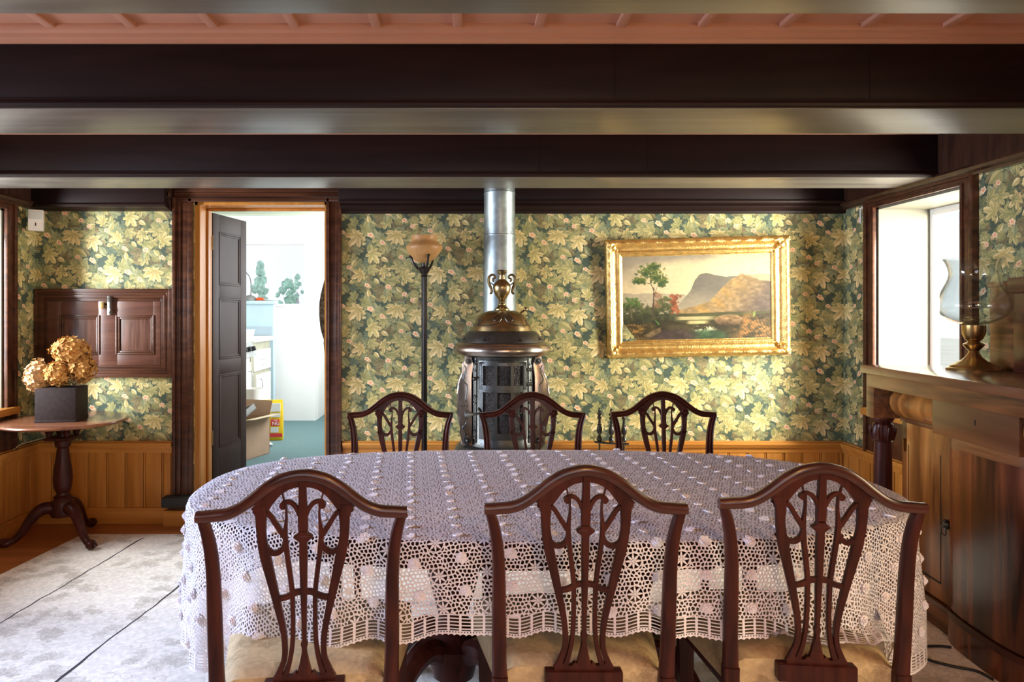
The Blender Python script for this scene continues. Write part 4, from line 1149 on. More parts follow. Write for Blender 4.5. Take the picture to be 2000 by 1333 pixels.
# ------------------------------------------------------------------ dining chairs
K = 0.000439
def cx(u): return (u - 743) * K
def cz(v): return 0.979 - (v - 145) * K
def persp(x, z):
    """undo the foreshortening of the raked back so sizes are true"""
    y = (0.89 - z) * 0.08; k = 1 + y / 1.719
    return x * k, CAM_Z - (CAM_Z - z) * k
def P2(pts, mir=False):
    out = []
    for u, v in pts:
        x, z = persp(cx(u), cz(v)); out.append((-x if mir else x, z))
    return out
def rake(b):
    def fn(c):
        z = c.z; y = (0.89 - z) * 0.08 if z > 0.42 else (0.89 - 0.42) * 0.08 - (0.42 - z) * 0.17
        return (c.x, c.y + y, c.z)
    return b.xform(fn)
def px2m(w_): return [x * K for x in w_]

CREST = [(186, 388), (215, 389), (260, 386), (340, 378), (410, 350), (480, 300), (550, 245), (620, 204), (690, 183), (743, 177)]
CW = [58, 60, 62, 62, 60, 60, 62, 62, 62, 62]
full = CREST + [(1486 - u, v) for u, v in CREST[-2::-1]]; fw = CW + CW[-2::-1]
def make_chair(name, label, loc, rot, group):
    t = empty(name, loc, rot, label, 'chair', group)
    # moulded crest: rounded behind, ribbed in front
    prof = [(-1, 0.35), (-0.8, 0.12), (-0.35, 0.0), (0.35, 0.0), (0.8, 0.12), (1, 0.35), (1, 0.80), (0.86, 1.0), (0.66, 0.94), (0.52, 0.82), (0.30, 0.95), (0.0, 1.0), (-0.30, 0.95), (-0.52, 0.82), (-0.66, 0.94), (-0.86, 1.0), (-1, 0.80)]
    b = MB(); b.bar(P2(full), px2m(fw), -0.016, 0.014, 5, prof); rake(b); b.build('crest_rail', 'mahogx', t)
    for mir in (False, True):
        b = MB(); b.bar(P2([(204, 372), (214, 400), (237, 470), (257, 570), (268, 690), (272, 800), (275, 1000), (279, 1200), (284, 1330)], mir) , px2m([40, 50, 60, 66, 70, 74, 78, 80, 88]), -0.013, 0.016, 5, prof)
        x0 = abs(P2([(284, 1330)])[0][0]) * (-1 if not mir else 1)
        z0 = P2([(284, 1330)])[0][1]
        b.bar([(x0, z0 + 0.01), (x0, 0.40), (x0 * 0.985, 0.22), (x0 * 0.97, 0.0)], [0.038, 0.038, 0.034, 0.029], -0.016, 0.022, 4)
        rake(b); b.build('back_post', 'mahog', t)
    # openwork splat
    b = MB(); y0, y1 = -0.008, 0.006
    def sym(pts, ws, d=0.0, sm=5):
        for mir in (False, True): b.bar(P2(pts, mir), px2m(ws), y0 + d, y1 - d, sm)
    arch_o = [(470, 352), (520, 300), (570, 250), (630, 215), (690, 200), (743, 196)]
    arch_i = [(562, 362), (588, 325), (622, 285), (660, 257), (700, 242), (743, 238)]
    for mir in (False, True):
        po, pi = P2(catmull(arch_o, 4), mir), P2(catmull(arch_i, 4), mir)
        b.grid([[(x, y0 + 0.001, z) for x, z in po], [(x, y0 + 0.001, z) for x, z in pi], [(x, y1 - 0.001, z) for x, z in pi], [(x, y1 - 0.001, z) for x, z in po]], False, True)
    b.bar(P2([(743, 200), (743, 300), (743, 370), (743, 440), (743, 480)]), px2m([40, 42, 50, 52, 46]), y0 - 0.001, y1 + 0.002)
    b.bar(P2([(743, 470), (743, 488), (743, 505), (743, 522), (743, 535)]), px2m([44, 60, 104, 70, 40]), y0 - 0.001, y1 + 0.003, 4)
    b.bar(P2([(743, 520), (743, 620), (743, 780), (743, 900), (743, 1040), (743, 1062), (743, 1080), (743, 1110), (743, 1170), (743, 1245)]), px2m([40, 42, 36, 30, 24, 26, 38, 26, 46, 84]), y0, y1 + 0.001)
    sym([(512, 340), (523, 390), (523, 450), (528, 520), (545, 610), (575, 740), (605, 870), (632, 1000), (641, 1090), (636, 1160), (612, 1225), (600, 1262)], [74, 60, 52, 50, 56, 48, 40, 32, 30, 30, 34, 50])
    sym([(552, 372), (575, 395), (600, 435), (628, 478), (645, 505)], [26, 26, 26, 28, 26], 0.0006)
    sym([(534, 540), (556, 572), (582, 588), (612, 586), (638, 562), (648, 530)], [30, 30, 30, 30, 28, 22], 0.0004)
    sym([(655, 345), (656, 400), (650, 470), (650, 530), (660, 620), (672, 710), (682, 800), (684, 900), (684, 1000), (679, 1090), (664, 1175), (640, 1250)], [10, 13, 22, 27, 26, 26, 25, 24, 24, 24, 26, 34], 0.0005)
    sym([(722, 392), (715, 366), (702, 342), (685, 325), (664, 317), (646, 322), (636, 334)], [16, 22, 24, 24, 24, 26, 30], 0.0002)
    sym([(634, 268), (640, 290), (645, 312)], [10, 8, 9], 0.002, 3)
    for mir in (False, True):
        x, z = P2([(640, 336)], mir)[0]; b.prism([(x + 0.0088 * math.cos(a), z + 0.0088 * math.sin(a)) for a in [k * math.pi / 8 for k in range(16)]], y0 - 0.001, y1 + 0.002, 'xz')
    b.bar(P2([(600, 834), (640, 830), (672, 818), (700, 803), (743, 800), (786, 803), (814, 818), (846, 830), (886, 834)]), px2m([30, 30, 32, 32, 32, 32, 32, 30, 30]), y0 + 0.0007, y1 - 0.0007)
    b.prism(P2([(606, 1215), (585, 1245), (578, 1275), (578, 1325), (908, 1325), (908, 1275), (901, 1245), (880, 1215), (850, 1240), (812, 1246), (790, 1225), (770, 1246), (716, 1246), (696, 1225), (674, 1246), (636, 1240)]), y0 - 0.0004, y1 + 0.0004, 'xz')
    # carved rosettes and paterae on the front
    for mir in (False, True):
        for (u, v), r in (((520, 372), 0.0175), ((528, 560), 0.011)):
            x, z = P2([(u, v)], mir)[0]; n0 = len(b.bm.verts)
            b.lathe([(r, 0.0), (r * 1.02, 0.004), (r * 0.8, 0.008), (r * 0.45, 0.0055), (r * 0.3, 0.009), (0.0, 0.010)], 30, wob=lambda t, z_: 1 + 0.14 * math.cos(6 * t))
            for vv in list(b.bm.verts)[n0:]: vv.co = V3((x + vv.co.x, y1 - 0.002 + vv.co.z, z + vv.co.y))
        b.bar(P2([(508, 395), (512, 450), (520, 500), (530, 560)], mir), px2m([10, 18, 14, 8]), y1 - 0.002, y1 + 0.005, 4)
    rake(b); b.build('splat', 'mahog', t)
    sb = (0.89 - 0.45) * 0.08                              # where the seat meets the back
    b = MB(); b.box(-0.095, 0.095, sb - 0.018, sb + 0.022, 0.425, 0.468, 0.004); b.build('shoe', 'mahog', t)
    # upholstered seat, wider in front, with a soft crown
    b = MB(); D = 0.45; n = 14; rows = []
    def sx(f): return 0.196 + (0.262 - 0.196) * min(1, f * 1.15)
    for i in range(n + 1):
        f = i / n; row = []
        for j in range(n + 1):
            g = 2 * j / n - 1; x = g * sx(f); y = sb + 0.012 + f * D + 0.02 * (1 - g * g) * f
            e = min(1, (1 - abs(g)) * 7) * min(1, (1 - f) * 9 + 0.0) * min(1, f * 10 + 0.3)
            row.append((x, y, 0.452 + 0.036 * (e ** 0.5) * (0.75 + 0.25 * (1 - g * g)) * (0.9 + 0.1 * math.sin(f * 3.1))))
        rows.append(row)
    R = b.grid(rows)
    rim = R[0] + [r[-1] for r in R[1:]] + R[-1][-2::-1] + [r[0] for r in R[-2:0:-1]]
    low = [b.bm.verts.new((v.co.x * 1.004, v.co.y, 0.385)) for v in rim]
    for i in range(len(rim)):
        k2 = (i + 1) % len(rim); b.face((rim[i], rim[k2], low[k2], low[i]))
    b.face(low[::-1]); b.build('seat', 'seat', t, uv='box', angle=60)
    b = MB(); b.prism([(-0.19, sb + 0.02), (0.19, sb + 0.02), (0.252, sb + D - 0.01), (-0.252, sb + D - 0.01)], 0.352, 0.386, 'xy', 0.003); b.build('seat_rail', 'mahogx', t)
    for sg in (-1, 1):
        b = MB(); b.prism([(sg * 0.205, sb + D - 0.055), (sg * 0.25, sb + D - 0.055), (sg * 0.25, sb + D - 0.01), (sg * 0.205, sb + D - 0.01)], 0.0, 0.36, 'xy', 0.003)
        b.xform(lambda c: (c.x - sg * 0.010 * (0.36 - c.z) / 0.36 if abs(c.x) > 0.23 else c.x, c.y, c.z)); b.build('front_leg', 'mahog', t)
    return t

def copy_tree(src, loc, rot, label, group):
    r = src.copy(); COL.objects.link(r); r.location = loc; r.rotation_euler = (0, 0, rot); r['label'] = label; r['group'] = group
    for ch in list(src.children):
        c = ch.copy(); COL.objects.link(c); c.parent = r
        for g in list(ch.children):
            d = g.copy(); COL.objects.link(d); d.parent = c
    return r

GRP = 'shield-back dining chairs round the table'
ch = make_chair('dining_chair', 'shield-back chair seen from behind with daylight on its seat, before the kitchen doorway', (-0.371, 1.672, GZ), math.radians(5), GRP)
copy_tree(ch, (0.302, 1.719, GZ), 0.0, 'middle mahogany shield-back chair seen from behind on the near side of the table', GRP)
copy_tree(ch, (0.886, 1.748, GZ), math.radians(-5), 'mahogany shield-back chair seen from behind, lace piled on its seat, beside the sideboard', GRP)
copy_tree(ch, (-0.281, 3.307, GZ), math.pi + 0.02, 'far side shield-back chair standing in front of the floor lamp', GRP)
copy_tree(ch, (0.333, 3.307, GZ), math.pi, 'far side shield-back chair standing in front of the cast iron stove', GRP)
copy_tree(ch, (0.948, 3.33, GZ), math.pi - 0.02, 'far side shield-back chair standing below the gilt framed painting', GRP)

# ------------------------------------------------------------------ parlour stove
SX, SY = 0.235, 4.065
sv = empty('parlour_stove', (SX, SY, 0), label='cast iron parlour stove with brass dome and urn finial against the wallpaper', cat='stove')
b = MB(); b.lathe([(0.20, 0.0), (0.0, 0.0)][::-1] + [(0.21, 0.36), (0.255, 0.40), (0.275, 0.46), (0.288, 0.52), (0.284, 0.545), (0.270, 0.565), (0.262, 0.58), (0.255, 0.60), (0.235, 0.612), (0.20, 0.615), (0, 0.615)][0:], 56)
b.bm.free(); b = MB()
b.lathe([(0.0, 0.30), (0.20, 0.30), (0.215, 0.36), (0.262, 0.42), (0.284, 0.48), (0.290, 0.52), (0.284, 0.548), (0.270, 0.566), (0.268, 0.58), (0.256, 0.60), (0.236, 0.612), (0.0, 0.615)], 56)
b.build('base', 'iron', sv)
for a in (40, 140, 220, 320):
    ca, sa = math.cos(math.radians(a)), math.sin(math.radians(a)); b = MB()
    b.tube([(ca * 0.16, sa * 0.16, 0.33), (ca * 0.24, sa * 0.24, 0.28), (ca * 0.25, sa * 0.25, 0.14), (ca * 0.29, sa * 0.29, 0.015)], [0.035, 0.04, 0.028, 0.024], 10, smooth=5)
    b.build('leg', 'nickel', sv)
b = MB(); b.lathe([(0.0, 0.60), (0.208, 0.60), (0.212, 0.62), (0.204, 0.64), (0.204, 1.10), (0.212, 1.12), (0.225, 1.125), (0.0, 1.125)], 56); b.build('barrel', 'iron', sv)
b = MB(); b.lathe([(0.215, 1.122), (0.250, 1.112), (0.268, 1.118), (0.278, 1.135), (0.279, 1.150), (0.272, 1.166), (0.258, 1.178), (0.240, 1.186), (0.222, 1.186)], 64); b.build('swell_ring', 'nickel', sv)
b = MB(); b.lathe([(0.238, 1.184), (0.234, 1.194), (0.222, 1.214), (0.206, 1.234), (0.190, 1.246), (0.176, 1.250), (0.150, 1.250)], 64)
for k in range(8):
    a0 = k * math.pi / 4 + 0.35
    for d, hh in ((-0.26, 0.9), (-0.16, 1.0), (-0.07, 0.8), (0.07, 0.8), (0.16, 1.0), (0.26, 0.9)):
        pts = [((0.232 - 0.040 * t) * math.cos(a0 + d * (0.25 + 0.75 * t ** 1.5)), (0.232 - 0.040 * t) * math.sin(a0 + d * (0.25 + 0.75 * t ** 1.5)), 1.200 + 0.042 * t * hh) for t in (0, 0.25, 0.5, 0.75, 1)]
        b.tube(pts, 0.0035, 6)
b.build('upper_skirt', 'iron', sv)
dome = [(0.172, 1.250), (0.168, 1.262), (0.166, 1.272), (0.162, 1.280), (0.152, 1.300), (0.138, 1.324), (0.118, 1.343), (0.095, 1.356), (0.070, 1.364), (0.046, 1.367), (0.0, 1.368)]
b = MB(); b.lathe(dome, 64); dm = b.build('dome', 'brass', sv)
b = MB()
def on_dome(a, z):
    rr = np.interp(z, [p[1] for p in dome], [p[0] for p in dome]); return ((rr + 0.001) * math.cos(a), (rr + 0.001) * math.sin(a), z + 0.001)
for c0 in (-math.pi / 2, math.pi / 6, 5 * math.pi / 6):
    for sg in (-1, 1):
        pts = [(0.02, 1.352), (0.18, 1.344), (0.32, 1.33), (0.36, 1.315), (0.30, 1.306), (0.22, 1.312), (0.22, 1.322)]
        b.tube([on_dome(c0 + sg * a, z) for a, z in pts], 0.0028, 6, smooth=5)
        pts = [(0.05, 1.338), (0.09, 1.315), (0.24, 1.290), (0.55, 1.281), (0.95, 1.281), (1.03, 1.29), (0.98, 1.312)]
        b.tube([on_dome(c0 + sg * a, z) for a, z in pts], 0.0026, 6, smooth=5)
b.build('dome_scrollwork', 'iron', dm)
b = MB(); b.tube([(0.105, -0.02, 1.35), (0.128, -0.02, 1.368)], 0.006, 8); b.blob((0.134, -0.02, 1.372), 0.013, 2); b.build('dome_knob', 'brass', dm)
b = MB(); b.lathe([(0.0, 1.366), (0.044, 1.366), (0.043, 1.374), (0.034, 1.380), (0.026, 1.388), (0.020, 1.396), (0.021, 1.402), (0.016, 1.406), (0.018, 1.412), (0.021, 1.420), (0.017, 1.426), (0.028, 1.438), (0.040, 1.455), (0.048, 1.475), (0.051, 1.495), (0.050, 1.506), (0.048, 1.510), (0.051, 1.513), (0.046, 1.517), (0.036, 1.527), (0.026, 1.537), (0.0185, 1.543), (0.019, 1.552), (0.017, 1.562), (0.019, 1.572), (0.026, 1.580), (0.0285, 1.588), (0.026, 1.594), (0.015, 1.598), (0.0, 1.599)], 40)
ur = b.build('urn_finial', 'brass', sv)
for sg in (-1, 1):
    b = MB(); b.tube([(sg * x, -0.002, z) for x, z in ((0.034, 1.545), (0.044, 1.532), (0.052, 1.535), (0.051, 1.546), (0.044, 1.548), (0.038, 1.556), (0.048, 1.568), (0.064, 1.566), (0.074, 1.550), (0.075, 1.530), (0.070, 1.510), (0.062, 1.492), (0.058, 1.474), (0.063, 1.464), (0.068, 1.466))][1:], [0.005, 0.0055, 0.006, 0.006, 0.006, 0.0065, 0.007, 0.008, 0.0085, 0.0085, 0.008, 0.0075, 0.0075, 0.008], 8, smooth=4)
    b.tube([(sg * 0.048, -0.002, 1.510), (sg * 0.064, -0.002, 1.524)], 0.004, 6)
    b.build('urn_handle', 'brass', ur)
# nickel side scrolls
wing = [(0.213, 1.115), (0.215, 1.06), (0.228, 1.02), (0.246, 0.985), (0.254, 0.955), (0.256, 0.90), (0.256, 0.80), (0.254, 0.76), (0.240, 0.72), (0.230, 0.69), (0.232, 0.655), (0.238, 0.625), (0.225, 0.612), (0.17, 0.612), (0.165, 0.66), (0.185, 0.72), (0.188, 0.95), (0.175, 1.00), (0.165, 1.06), (0.165, 1.115)]
for sg in (-1, 1):
    b = MB(); b.prism([(sg * x, z) for x, z in wing], -0.125, -0.03, 'xz', 0.012); wo = b.build('side_scroll', 'nickel', sv)
    b = MB()
    for x, z, r in ((0.190, 1.085, 0.020), (0.198, 0.645, 0.022)):
        b.tube([(sg * x, -0.124, z), (sg * x, -0.138, z)], r, 18); b.blob((sg * x, -0.138, z), r * 0.55, 2)
    b.tube([(sg * x, -0.127, z) for x, z in ((0.214, 1.06), (0.206, 1.03), (0.222, 0.99), (0.214, 0.965), (0.200, 0.95), (0.204, 0.90), (0.210, 0.87), (0.200, 0.86))], 0.003, 6, smooth=4)
    b.tube([(sg * x, -0.127, z) for x, z in ((0.200, 0.81), (0.212, 0.80), (0.204, 0.77), (0.206, 0.74), (0.226, 0.715), (0.214, 0.69), (0.212, 0.67))], 0.003, 6, smooth=4)
    for k in range(3): b.blob((sg * (0.198 + 0.018 * k), -0.125, 0.835), 0.005, 1)
    b.build('scroll_relief', 'iron', wo)
# door: curved frame with mica lights
def cyl(x, z, r):
    a = x / 0.204; return (r * math.sin(a), -r * math.cos(a), z)
def patch(b, x0, x1, z0, z1, r0, r1, n=8):
    xs = [x0 + (x1 - x0) * k / n for k in range(n + 1)]
    b.grid([[cyl(x, z0, r0) for x in xs], [cyl(x, z0, r1) for x in xs], [cyl(x, z1, r1) for x in xs], [cyl(x, z1, r0) for x in xs]], False, True)
    for x in (x0, x1): b.face([b.bm.verts.new(cyl(x, z, r)) for z, r in ((z0, r0), (z0, r1), (z1, r1), (z1, r0))])
dr = None
b = MB(); rI, rO = 0.203, 0.216
for z0, z1 in ((0.66, 0.695), (0.918, 0.955), (1.062, 1.09)): patch(b, -0.140, 0.128, z0, z1, rI, rO)
for x0, x1 in ((-0.140, -0.114), (0.104, 0.128)): patch(b, x0, x1, 0.66, 1.09, rI, rO, 3)
for x0, x1 in ((-0.052, -0.036), (0.035, 0.050)): patch(b, x0, x1, 0.69, 0.92, rI, rO - 0.002, 2); patch(b, x0, x1, 0.95, 1.065, rI, rO - 0.002, 2)
patch(b, -0.115, 0.105, 0.800, 0.810, rI, rO - 0.004)
for e in (0.006, 0.018):
    b.tube([cyl(x, z, rO) for x, z in ((-0.140 + e, 0.93), (-0.140 + e, 1.06), (-0.12, 1.084 - e * 0.5), (0, 1.092 - e * 0.5), (0.108, 1.084 - e * 0.5), (0.128 - e, 1.06), (0.128 - e, 0.93))], 0.0035, 6, smooth=4)
dr = b.build('fire_door', 'iron', sv)
for x0, x1 in ((-0.114, -0.052), (-0.036, 0.035), (0.050, 0.104)):
    for z0, z1 in ((0.695, 0.800), (0.810, 0.918), (0.955, 1.062)):
        b = MB(); patch(b, x0, x1, z0, z1, 0.2035, 0.2065, 4); b.build('mica_pane', 'mica', dr)
for x in (-0.176, 0.160):
    b = MB(); patch(b, x - 0.012, x + 0.012, 0.635, 1.10, 0.2035, 0.209, 2)
    for zc in (1.05, 0.87, 0.68):
        for dirn in (-1, 1):
            b.tube([cyl(x + 0.010 * math.cos(k * 0.6) * (1 - k / 14) * dirn, zc + dirn * 0.016 + 0.014 * math.sin(k * 0.6) * (1 - k / 14), 0.2105) for k in range(12)], 0.003, 5)
    for zc in (0.98, 0.75, 0.72): b.blob(cyl(x, zc, 0.209), 0.006, 1)
    b.build('barrel_scrollwork', 'iron', sv)
for z in (1.04, 0.96):
    b = MB(); b.tube([cyl(0.128, z, 0.213), cyl(0.158, z, 0.221)], 0.010, 8); b.build('hinge', 'iron', dr)
b = MB(); b.tube([cyl(-0.142, 0.80, 0.220), (-0.165, -0.185, 0.798), (-0.195, -0.190, 0.796), (-0.214, -0.190, 0.796)], [0.007, 0.008, 0.013, 0.010], 12, smooth=4); b.build('handle', M['plastic'] if False else M['zinc'], dr)
b = MB(); b.tube([cyl(-0.142, 1.0, 0.216), cyl(-0.152, 0.99, 0.232)], 0.008, 8); b.blob(cyl(-0.152, 0.99, 0.236), 0.012, 2); b.build('latch_knob', 'iron', dr)
b = MB(); b.tube([cyl(-0.140, 0.83, 0.218), cyl(-0.132, 0.82, 0.226), cyl(-0.122, 0.80, 0.218)], 0.006, 8); b.build('latch', 'iron', dr)
LET = plain('raised_black_letters', (0.012, 0.012, 0.012), 0.4)
def arc_text(p, x0):
    a = (p.x + x0) / 0.287; r = 0.2885 + p.z - max(0, (p.y) * 0.35); return (r * math.sin(a), -r * math.cos(a), 0.531 + p.y)
for wd_, x0 in (('270', -0.155), ('CENTERIOR', 0.0), ('ION', 0.142)):
    b = MB(); text_mb(b, wd_, 0.043, lambda p: arc_text(p, x0), 0.003); b.build('lettering', LET, sv)

# stove pipe
pp = empty('stovepipe', (0.243, 4.458, 1.06), label='galvanised stovepipe rising behind the stove to the ceiling', cat='pipe')
b = MB(); R0 = 0.099
prof = [(R0 + 0.008, 0.0), (R0 + 0.006, 0.24), (R0 + 0.003, 0.55), (R0 + 0.001, 0.765), (R0 + 0.003, 0.768), (R0 + 0.003, 0.776), (R0 - 0.001, 0.780), (R0 - 0.002, 1.03), (R0, 1.033), (R0, 1.042), (R0 - 0.003, 1.045), (R0 - 0.003, ZC - 1.06)]
b.lathe(prof, 48)
for z in (0.79, 1.055): 
    for k in range(6): b.blob((R0 * math.cos(k * 1.05 - 1.9), R0 * math.sin(k * 1.05 - 1.9), z), 0.004, 1)
b.build('pipe', 'zinc', pp)

# ------------------------------------------------------------------ floor lamp
fl = empty('floor_lamp', (-0.224, 4.36, 0.0), label='black torchiere floor lamp with an amber glass bowl beside the stove', cat='lamp')
b = MB(); b.lathe([(0.0, 0.0), (0.135, 0.0), (0.135, 0.012), (0.12, 0.024), (0.05, 0.036), (0.024, 0.06), (0.016, 0.08), (0.0, 0.08)], 40); b.build('base', 'blackmetal', fl)
b = MB(); b.lathe([(0.0145, 0.07), (0.0145, 1.575)], 20)
for k in range(8): b.tube([(0.0145 * math.cos(k * math.pi / 4), 0.0145 * math.sin(k * math.pi / 4), 0.08), (0.0145 * math.cos(k * math.pi / 4), 0.0145 * math.sin(k * math.pi / 4), 1.57)], 0.0035, 5)
b.build('pole', 'blackmetal', fl)
b = MB(); b.lathe([(0.0, 1.568), (0.018, 1.570), (0.022, 1.577), (0.018, 1.584), (0.018, 1.588), (0.030, 1.605), (0.038, 1.622), (0.030, 1.630), (0.016, 1.636), (0.016, 1.66), (0.0, 1.66)], 28); ho = b.build('holder', 'blackmetal', fl)
for k in range(3):
    a = math.radians(-70 + 120 * k); ca, sa = math.cos(a), math.sin(a); b = MB()
    b.tube([(ca * r, sa * r, z) for r, z in ((0.026, 1.615), (0.050, 1.632), (0.068, 1.655), (0.080, 1.685), (0.092, 1.704))], [0.010, 0.008, 0.007, 0.007, 0.009], 8, smooth=5); b.build('arm', 'blackmetal', ho)
b = MB(); b.lathe([(0.010, 1.655), (0.035, 1.662), (0.065, 1.684), (0.090, 1.710), (0.108, 1.738), (0.1125, 1.752), (0.110, 1.762), (0.095, 1.776), (0.080, 1.788), (0.076, 1.797), (0.077, 1.810), (0.081, 1.822), (0.082, 1.825), (0.078, 1.825), (0.073, 1.810), (0.072, 1.797), (0.090, 1.774), (0.106, 1.752), (0.086, 1.712), (0.060, 1.688), (0.03, 1.668), (0.0, 1.664)], 48)
b.build('lamp_shade', 'amber', fl)

# ------------------------------------------------------------------ fire tool stand near the wall
ft = empty('fire_tool_stand', (1.00, 4.38, 0.0), label='black turned spindle fire tool stand against the wainscot behind the chairs', cat='stand')
spn = [(0.0, 0.556), (0.013, 0.560), (0.019, 0.572), (0.013, 0.588), (0.007, 0.594), (0.008, 0.602), (0.014, 0.606), (0.0175, 0.622), (0.0165, 0.640), (0.012, 0.655), (0.015, 0.660), (0.010, 0.664), (0.007, 0.690), (0.010, 0.696), (0.0155, 0.704), (0.010, 0.711), (0.008, 0.716), (0.017, 0.726), (0.016, 0.732), (0.008, 0.738), (0.008, 0.742), (0.012, 0.748), (0.007, 0.752), (0.006, 0.757), (0.007, 0.763), (0.0, 0.766)]
for x, y in ((-0.142, 0.02), (-0.077, -0.02), (0.0, -0.02)):
    b = MB(); b.lathe(spn, 20, (x, y)); b.build('spindle', 'iron', ft)
b = MB(); b.box(-0.175, -0.11, 0.005, 0.03, 0.548, 0.558, 0.002); b.tube([(-0.165, 0.012, 0.552), (-0.077, -0.02, 0.550), (0.03, -0.02, 0.546)], 0.007, 8); b.build('cross_bar', 'iron', ft)
b = MB(); b.tube([(-0.142, 0.02, 0.55), (-0.142, 0.02, 0.03)], 0.006, 8); b.tube([(0.0, -0.02, 0.55), (0.0, -0.02, 0.03)], 0.006, 8); b.build('post', 'iron', ft)
b = MB(); b.box(-0.20, 0.06, -0.07, 0.07, 0.0, 0.03, 0.008); b.build('foot', 'iron', ft)

# ------------------------------------------------------------------ painting
pt = empty('framed_painting', (1.508, YB - 0.008, 1.453), 0.0, 'gilt framed landscape painting of a mountain lake on the wallpaper', 'painting')
pt.rotation_euler = (math.radians(2.0), math.radians(-1.3), math.radians(-2.6))
FW, FH, CWd, CH = 0.578, 0.378, 0.470, 0.283
b = MB()
prof = [(0.0, 0.0), (0.0, 0.046), (0.010, 0.058), (0.026, 0.064), (0.036, 0.058), (0.044, 0.044), (0.060, 0.034), (0.074, 0.034), (0.080, 0.040), (0.088, 0.040), (0.092, 0.030), (0.100, 0.028), (0.104, 0.020), (0.112, 0.018)]
NB = 60
for side in range(4):
    rows = []
    for d, h in prof:
        hx, hz = FW - d, FH - d
        c = [(-hx, -hz), (hx, -hz), (hx, hz), (-hx, hz)]; p, q = c[side], c[(side + 1) % 4]
        row = []
        for k in range(NB + 1):
            t = k / NB; orn = 0
            if 0.005 < d < 0.04: orn = 0.004 * math.sin(t * 130 + d * 300) * math.sin(t * 57)
            if 0.05 < d < 0.078: orn = 0.0025 * noise.noise(V3((t * 90, side * 9, d * 200)))
            row.append((p[0] + (q[0] - p[0]) * t, -h - orn, p[1] + (q[1] - p[1]) * t))
        rows.append(row)
    b.grid(rows)
for sx_ in (-1, 1):
    for sz in (-1, 1):
        for dx, dz, r in ((0.030, 0.030, 0.026), (0.062, 0.028, 0.017), (0.028, 0.062, 0.017), (0.052, 0.052, 0.018), (0.014, 0.014, 0.014), (0.088, 0.026, 0.011), (0.026, 0.088, 0.011), (0.07, 0.07, 0.012)):
            b.blob((sx_ * (FW - dx), -0.050, sz * (FH - dz)), r, 2, (1, 0.75, 1), 0.5, dx * 90)
b.box(-FW + 0.004, FW - 0.004, -0.012, 0.0, -FH + 0.004, FH - 0.004)
b.build('frame', 'gold', pt, angle=50)
b = MB(); R = b.grid([[(-CWd, -0.0185, -CH), (CWd, -0.0185, -CH)], [(-CWd, -0.0185, CH), (CWd, -0.0185, CH)]])
lay = b.bm.loops.layers.uv.new('UVMap')
for f in b.bm.faces:
    for l in f.loops: l[lay].uv = ((l.vert.co.x + CWd) / (2 * CWd), (l.vert.co.z + CH) / (2 * CH))
b.box(-CWd, CWd, -0.018, -0.010, -CH, CH)
for f in list(b.bm.faces)[1:]:
    for l in f.loops: l[lay].uv = (0.1, 0.1)
b.build('canvas', 'canvas', pt)

# ------------------------------------------------------------------ serving hatch on the back wall
ht = empty('wall_hatch', (-2.285, YB, 1.222), label='dark wooden two-panel serving hatch set in the wallpapered wall above the round table', cat='hatch')
HW_, HH = 0.440, 0.283
b = MB()
for d0, d1, h in ((0.0, 0.022, 0.034), (0.022, 0.040, 0.026), (0.040, 0.058, 0.030), (0.058, 0.078, 0.016)):
    b.frame(-HW_ + d0, HW_ - d0, -HH + d0, HH - d0, d1 - d0, -h, 0.0)
b.build('frame', 'casing', ht)
b = MB(); b.box(-0.361, 0.361, -0.006, -0.001, -0.204, 0.204)
PX = ((-0.285, -0.025), (0.075, 0.325))
for q in ((-0.361, -0.275), (-0.035, 0.085), (0.315, 0.361)): b.box(q[0], q[1], -0.018, -0.002, -0.204, 0.204, 0.001)
for a, c in ((-0.275, -0.035), (0.085, 0.315)):
    b.box(a, c, -0.0178, -0.002, 0.105, 0.204, 0.001); b.box(a, c, -0.0178, -0.002, -0.204, -0.130, 0.001)
hd = b.build('door', 'hatch', ht)
for x0, x1 in PX:
    b = MB(); b.frame(x0, x1, -0.14, 0.115, 0.013, -0.024, -0.003, 0.004); b.frame(x0 + 0.013, x1 - 0.013, -0.127, 0.102, 0.013, -0.019, -0.003, 0.004)
    b.build('panel_moulding', 'casing', hd)
    b = MB(); b.box(x0 + 0.026, x1 - 0.026, -0.012, -0.002, -0.114, 0.089, 0.002); b.build('panel', 'hatchz', hd)
b = MB(); b.box(0.035, 0.052, -0.046, -0.018, 0.115, 0.235, 0.003); b.tube([(0.044, -0.04, 0.235), (0.044, -0.05, 0.215), (0.044, -0.042, 0.20)], 0.008, 8); b.tube([(0.044, -0.03, 0.17), (0.052, -0.046, 0.15), (0.044, -0.046, 0.13)], 0.006, 8); b.build('hasp', 'steel', hd)
b = MB(); b.box(-0.022, 0.014, -0.048, -0.030, 0.158, 0.198, 0.004); b.tube([(0.010, -0.039, 0.19), (0.034, -0.039, 0.195), (0.040, -0.039, 0.178), (0.014, -0.039, 0.168)], 0.004, 6, smooth=3); b.build('padlock', 'brassy', hd)

b = MB()
b.box(XR - 0.004, XR, 4.368, 4.380, 1.90, 1.995); b.box(XR - 0.004, XR, 4.290, 4.300, 1.885, 1.995); b.box(XR - 0.0045, XR, 4.286, 4.384, 1.990, 1.998)
tag(b.build('tape_strip', 'plastic'), 'white tape outline on the wallpaper corner beside the bright window casing', 'tape')

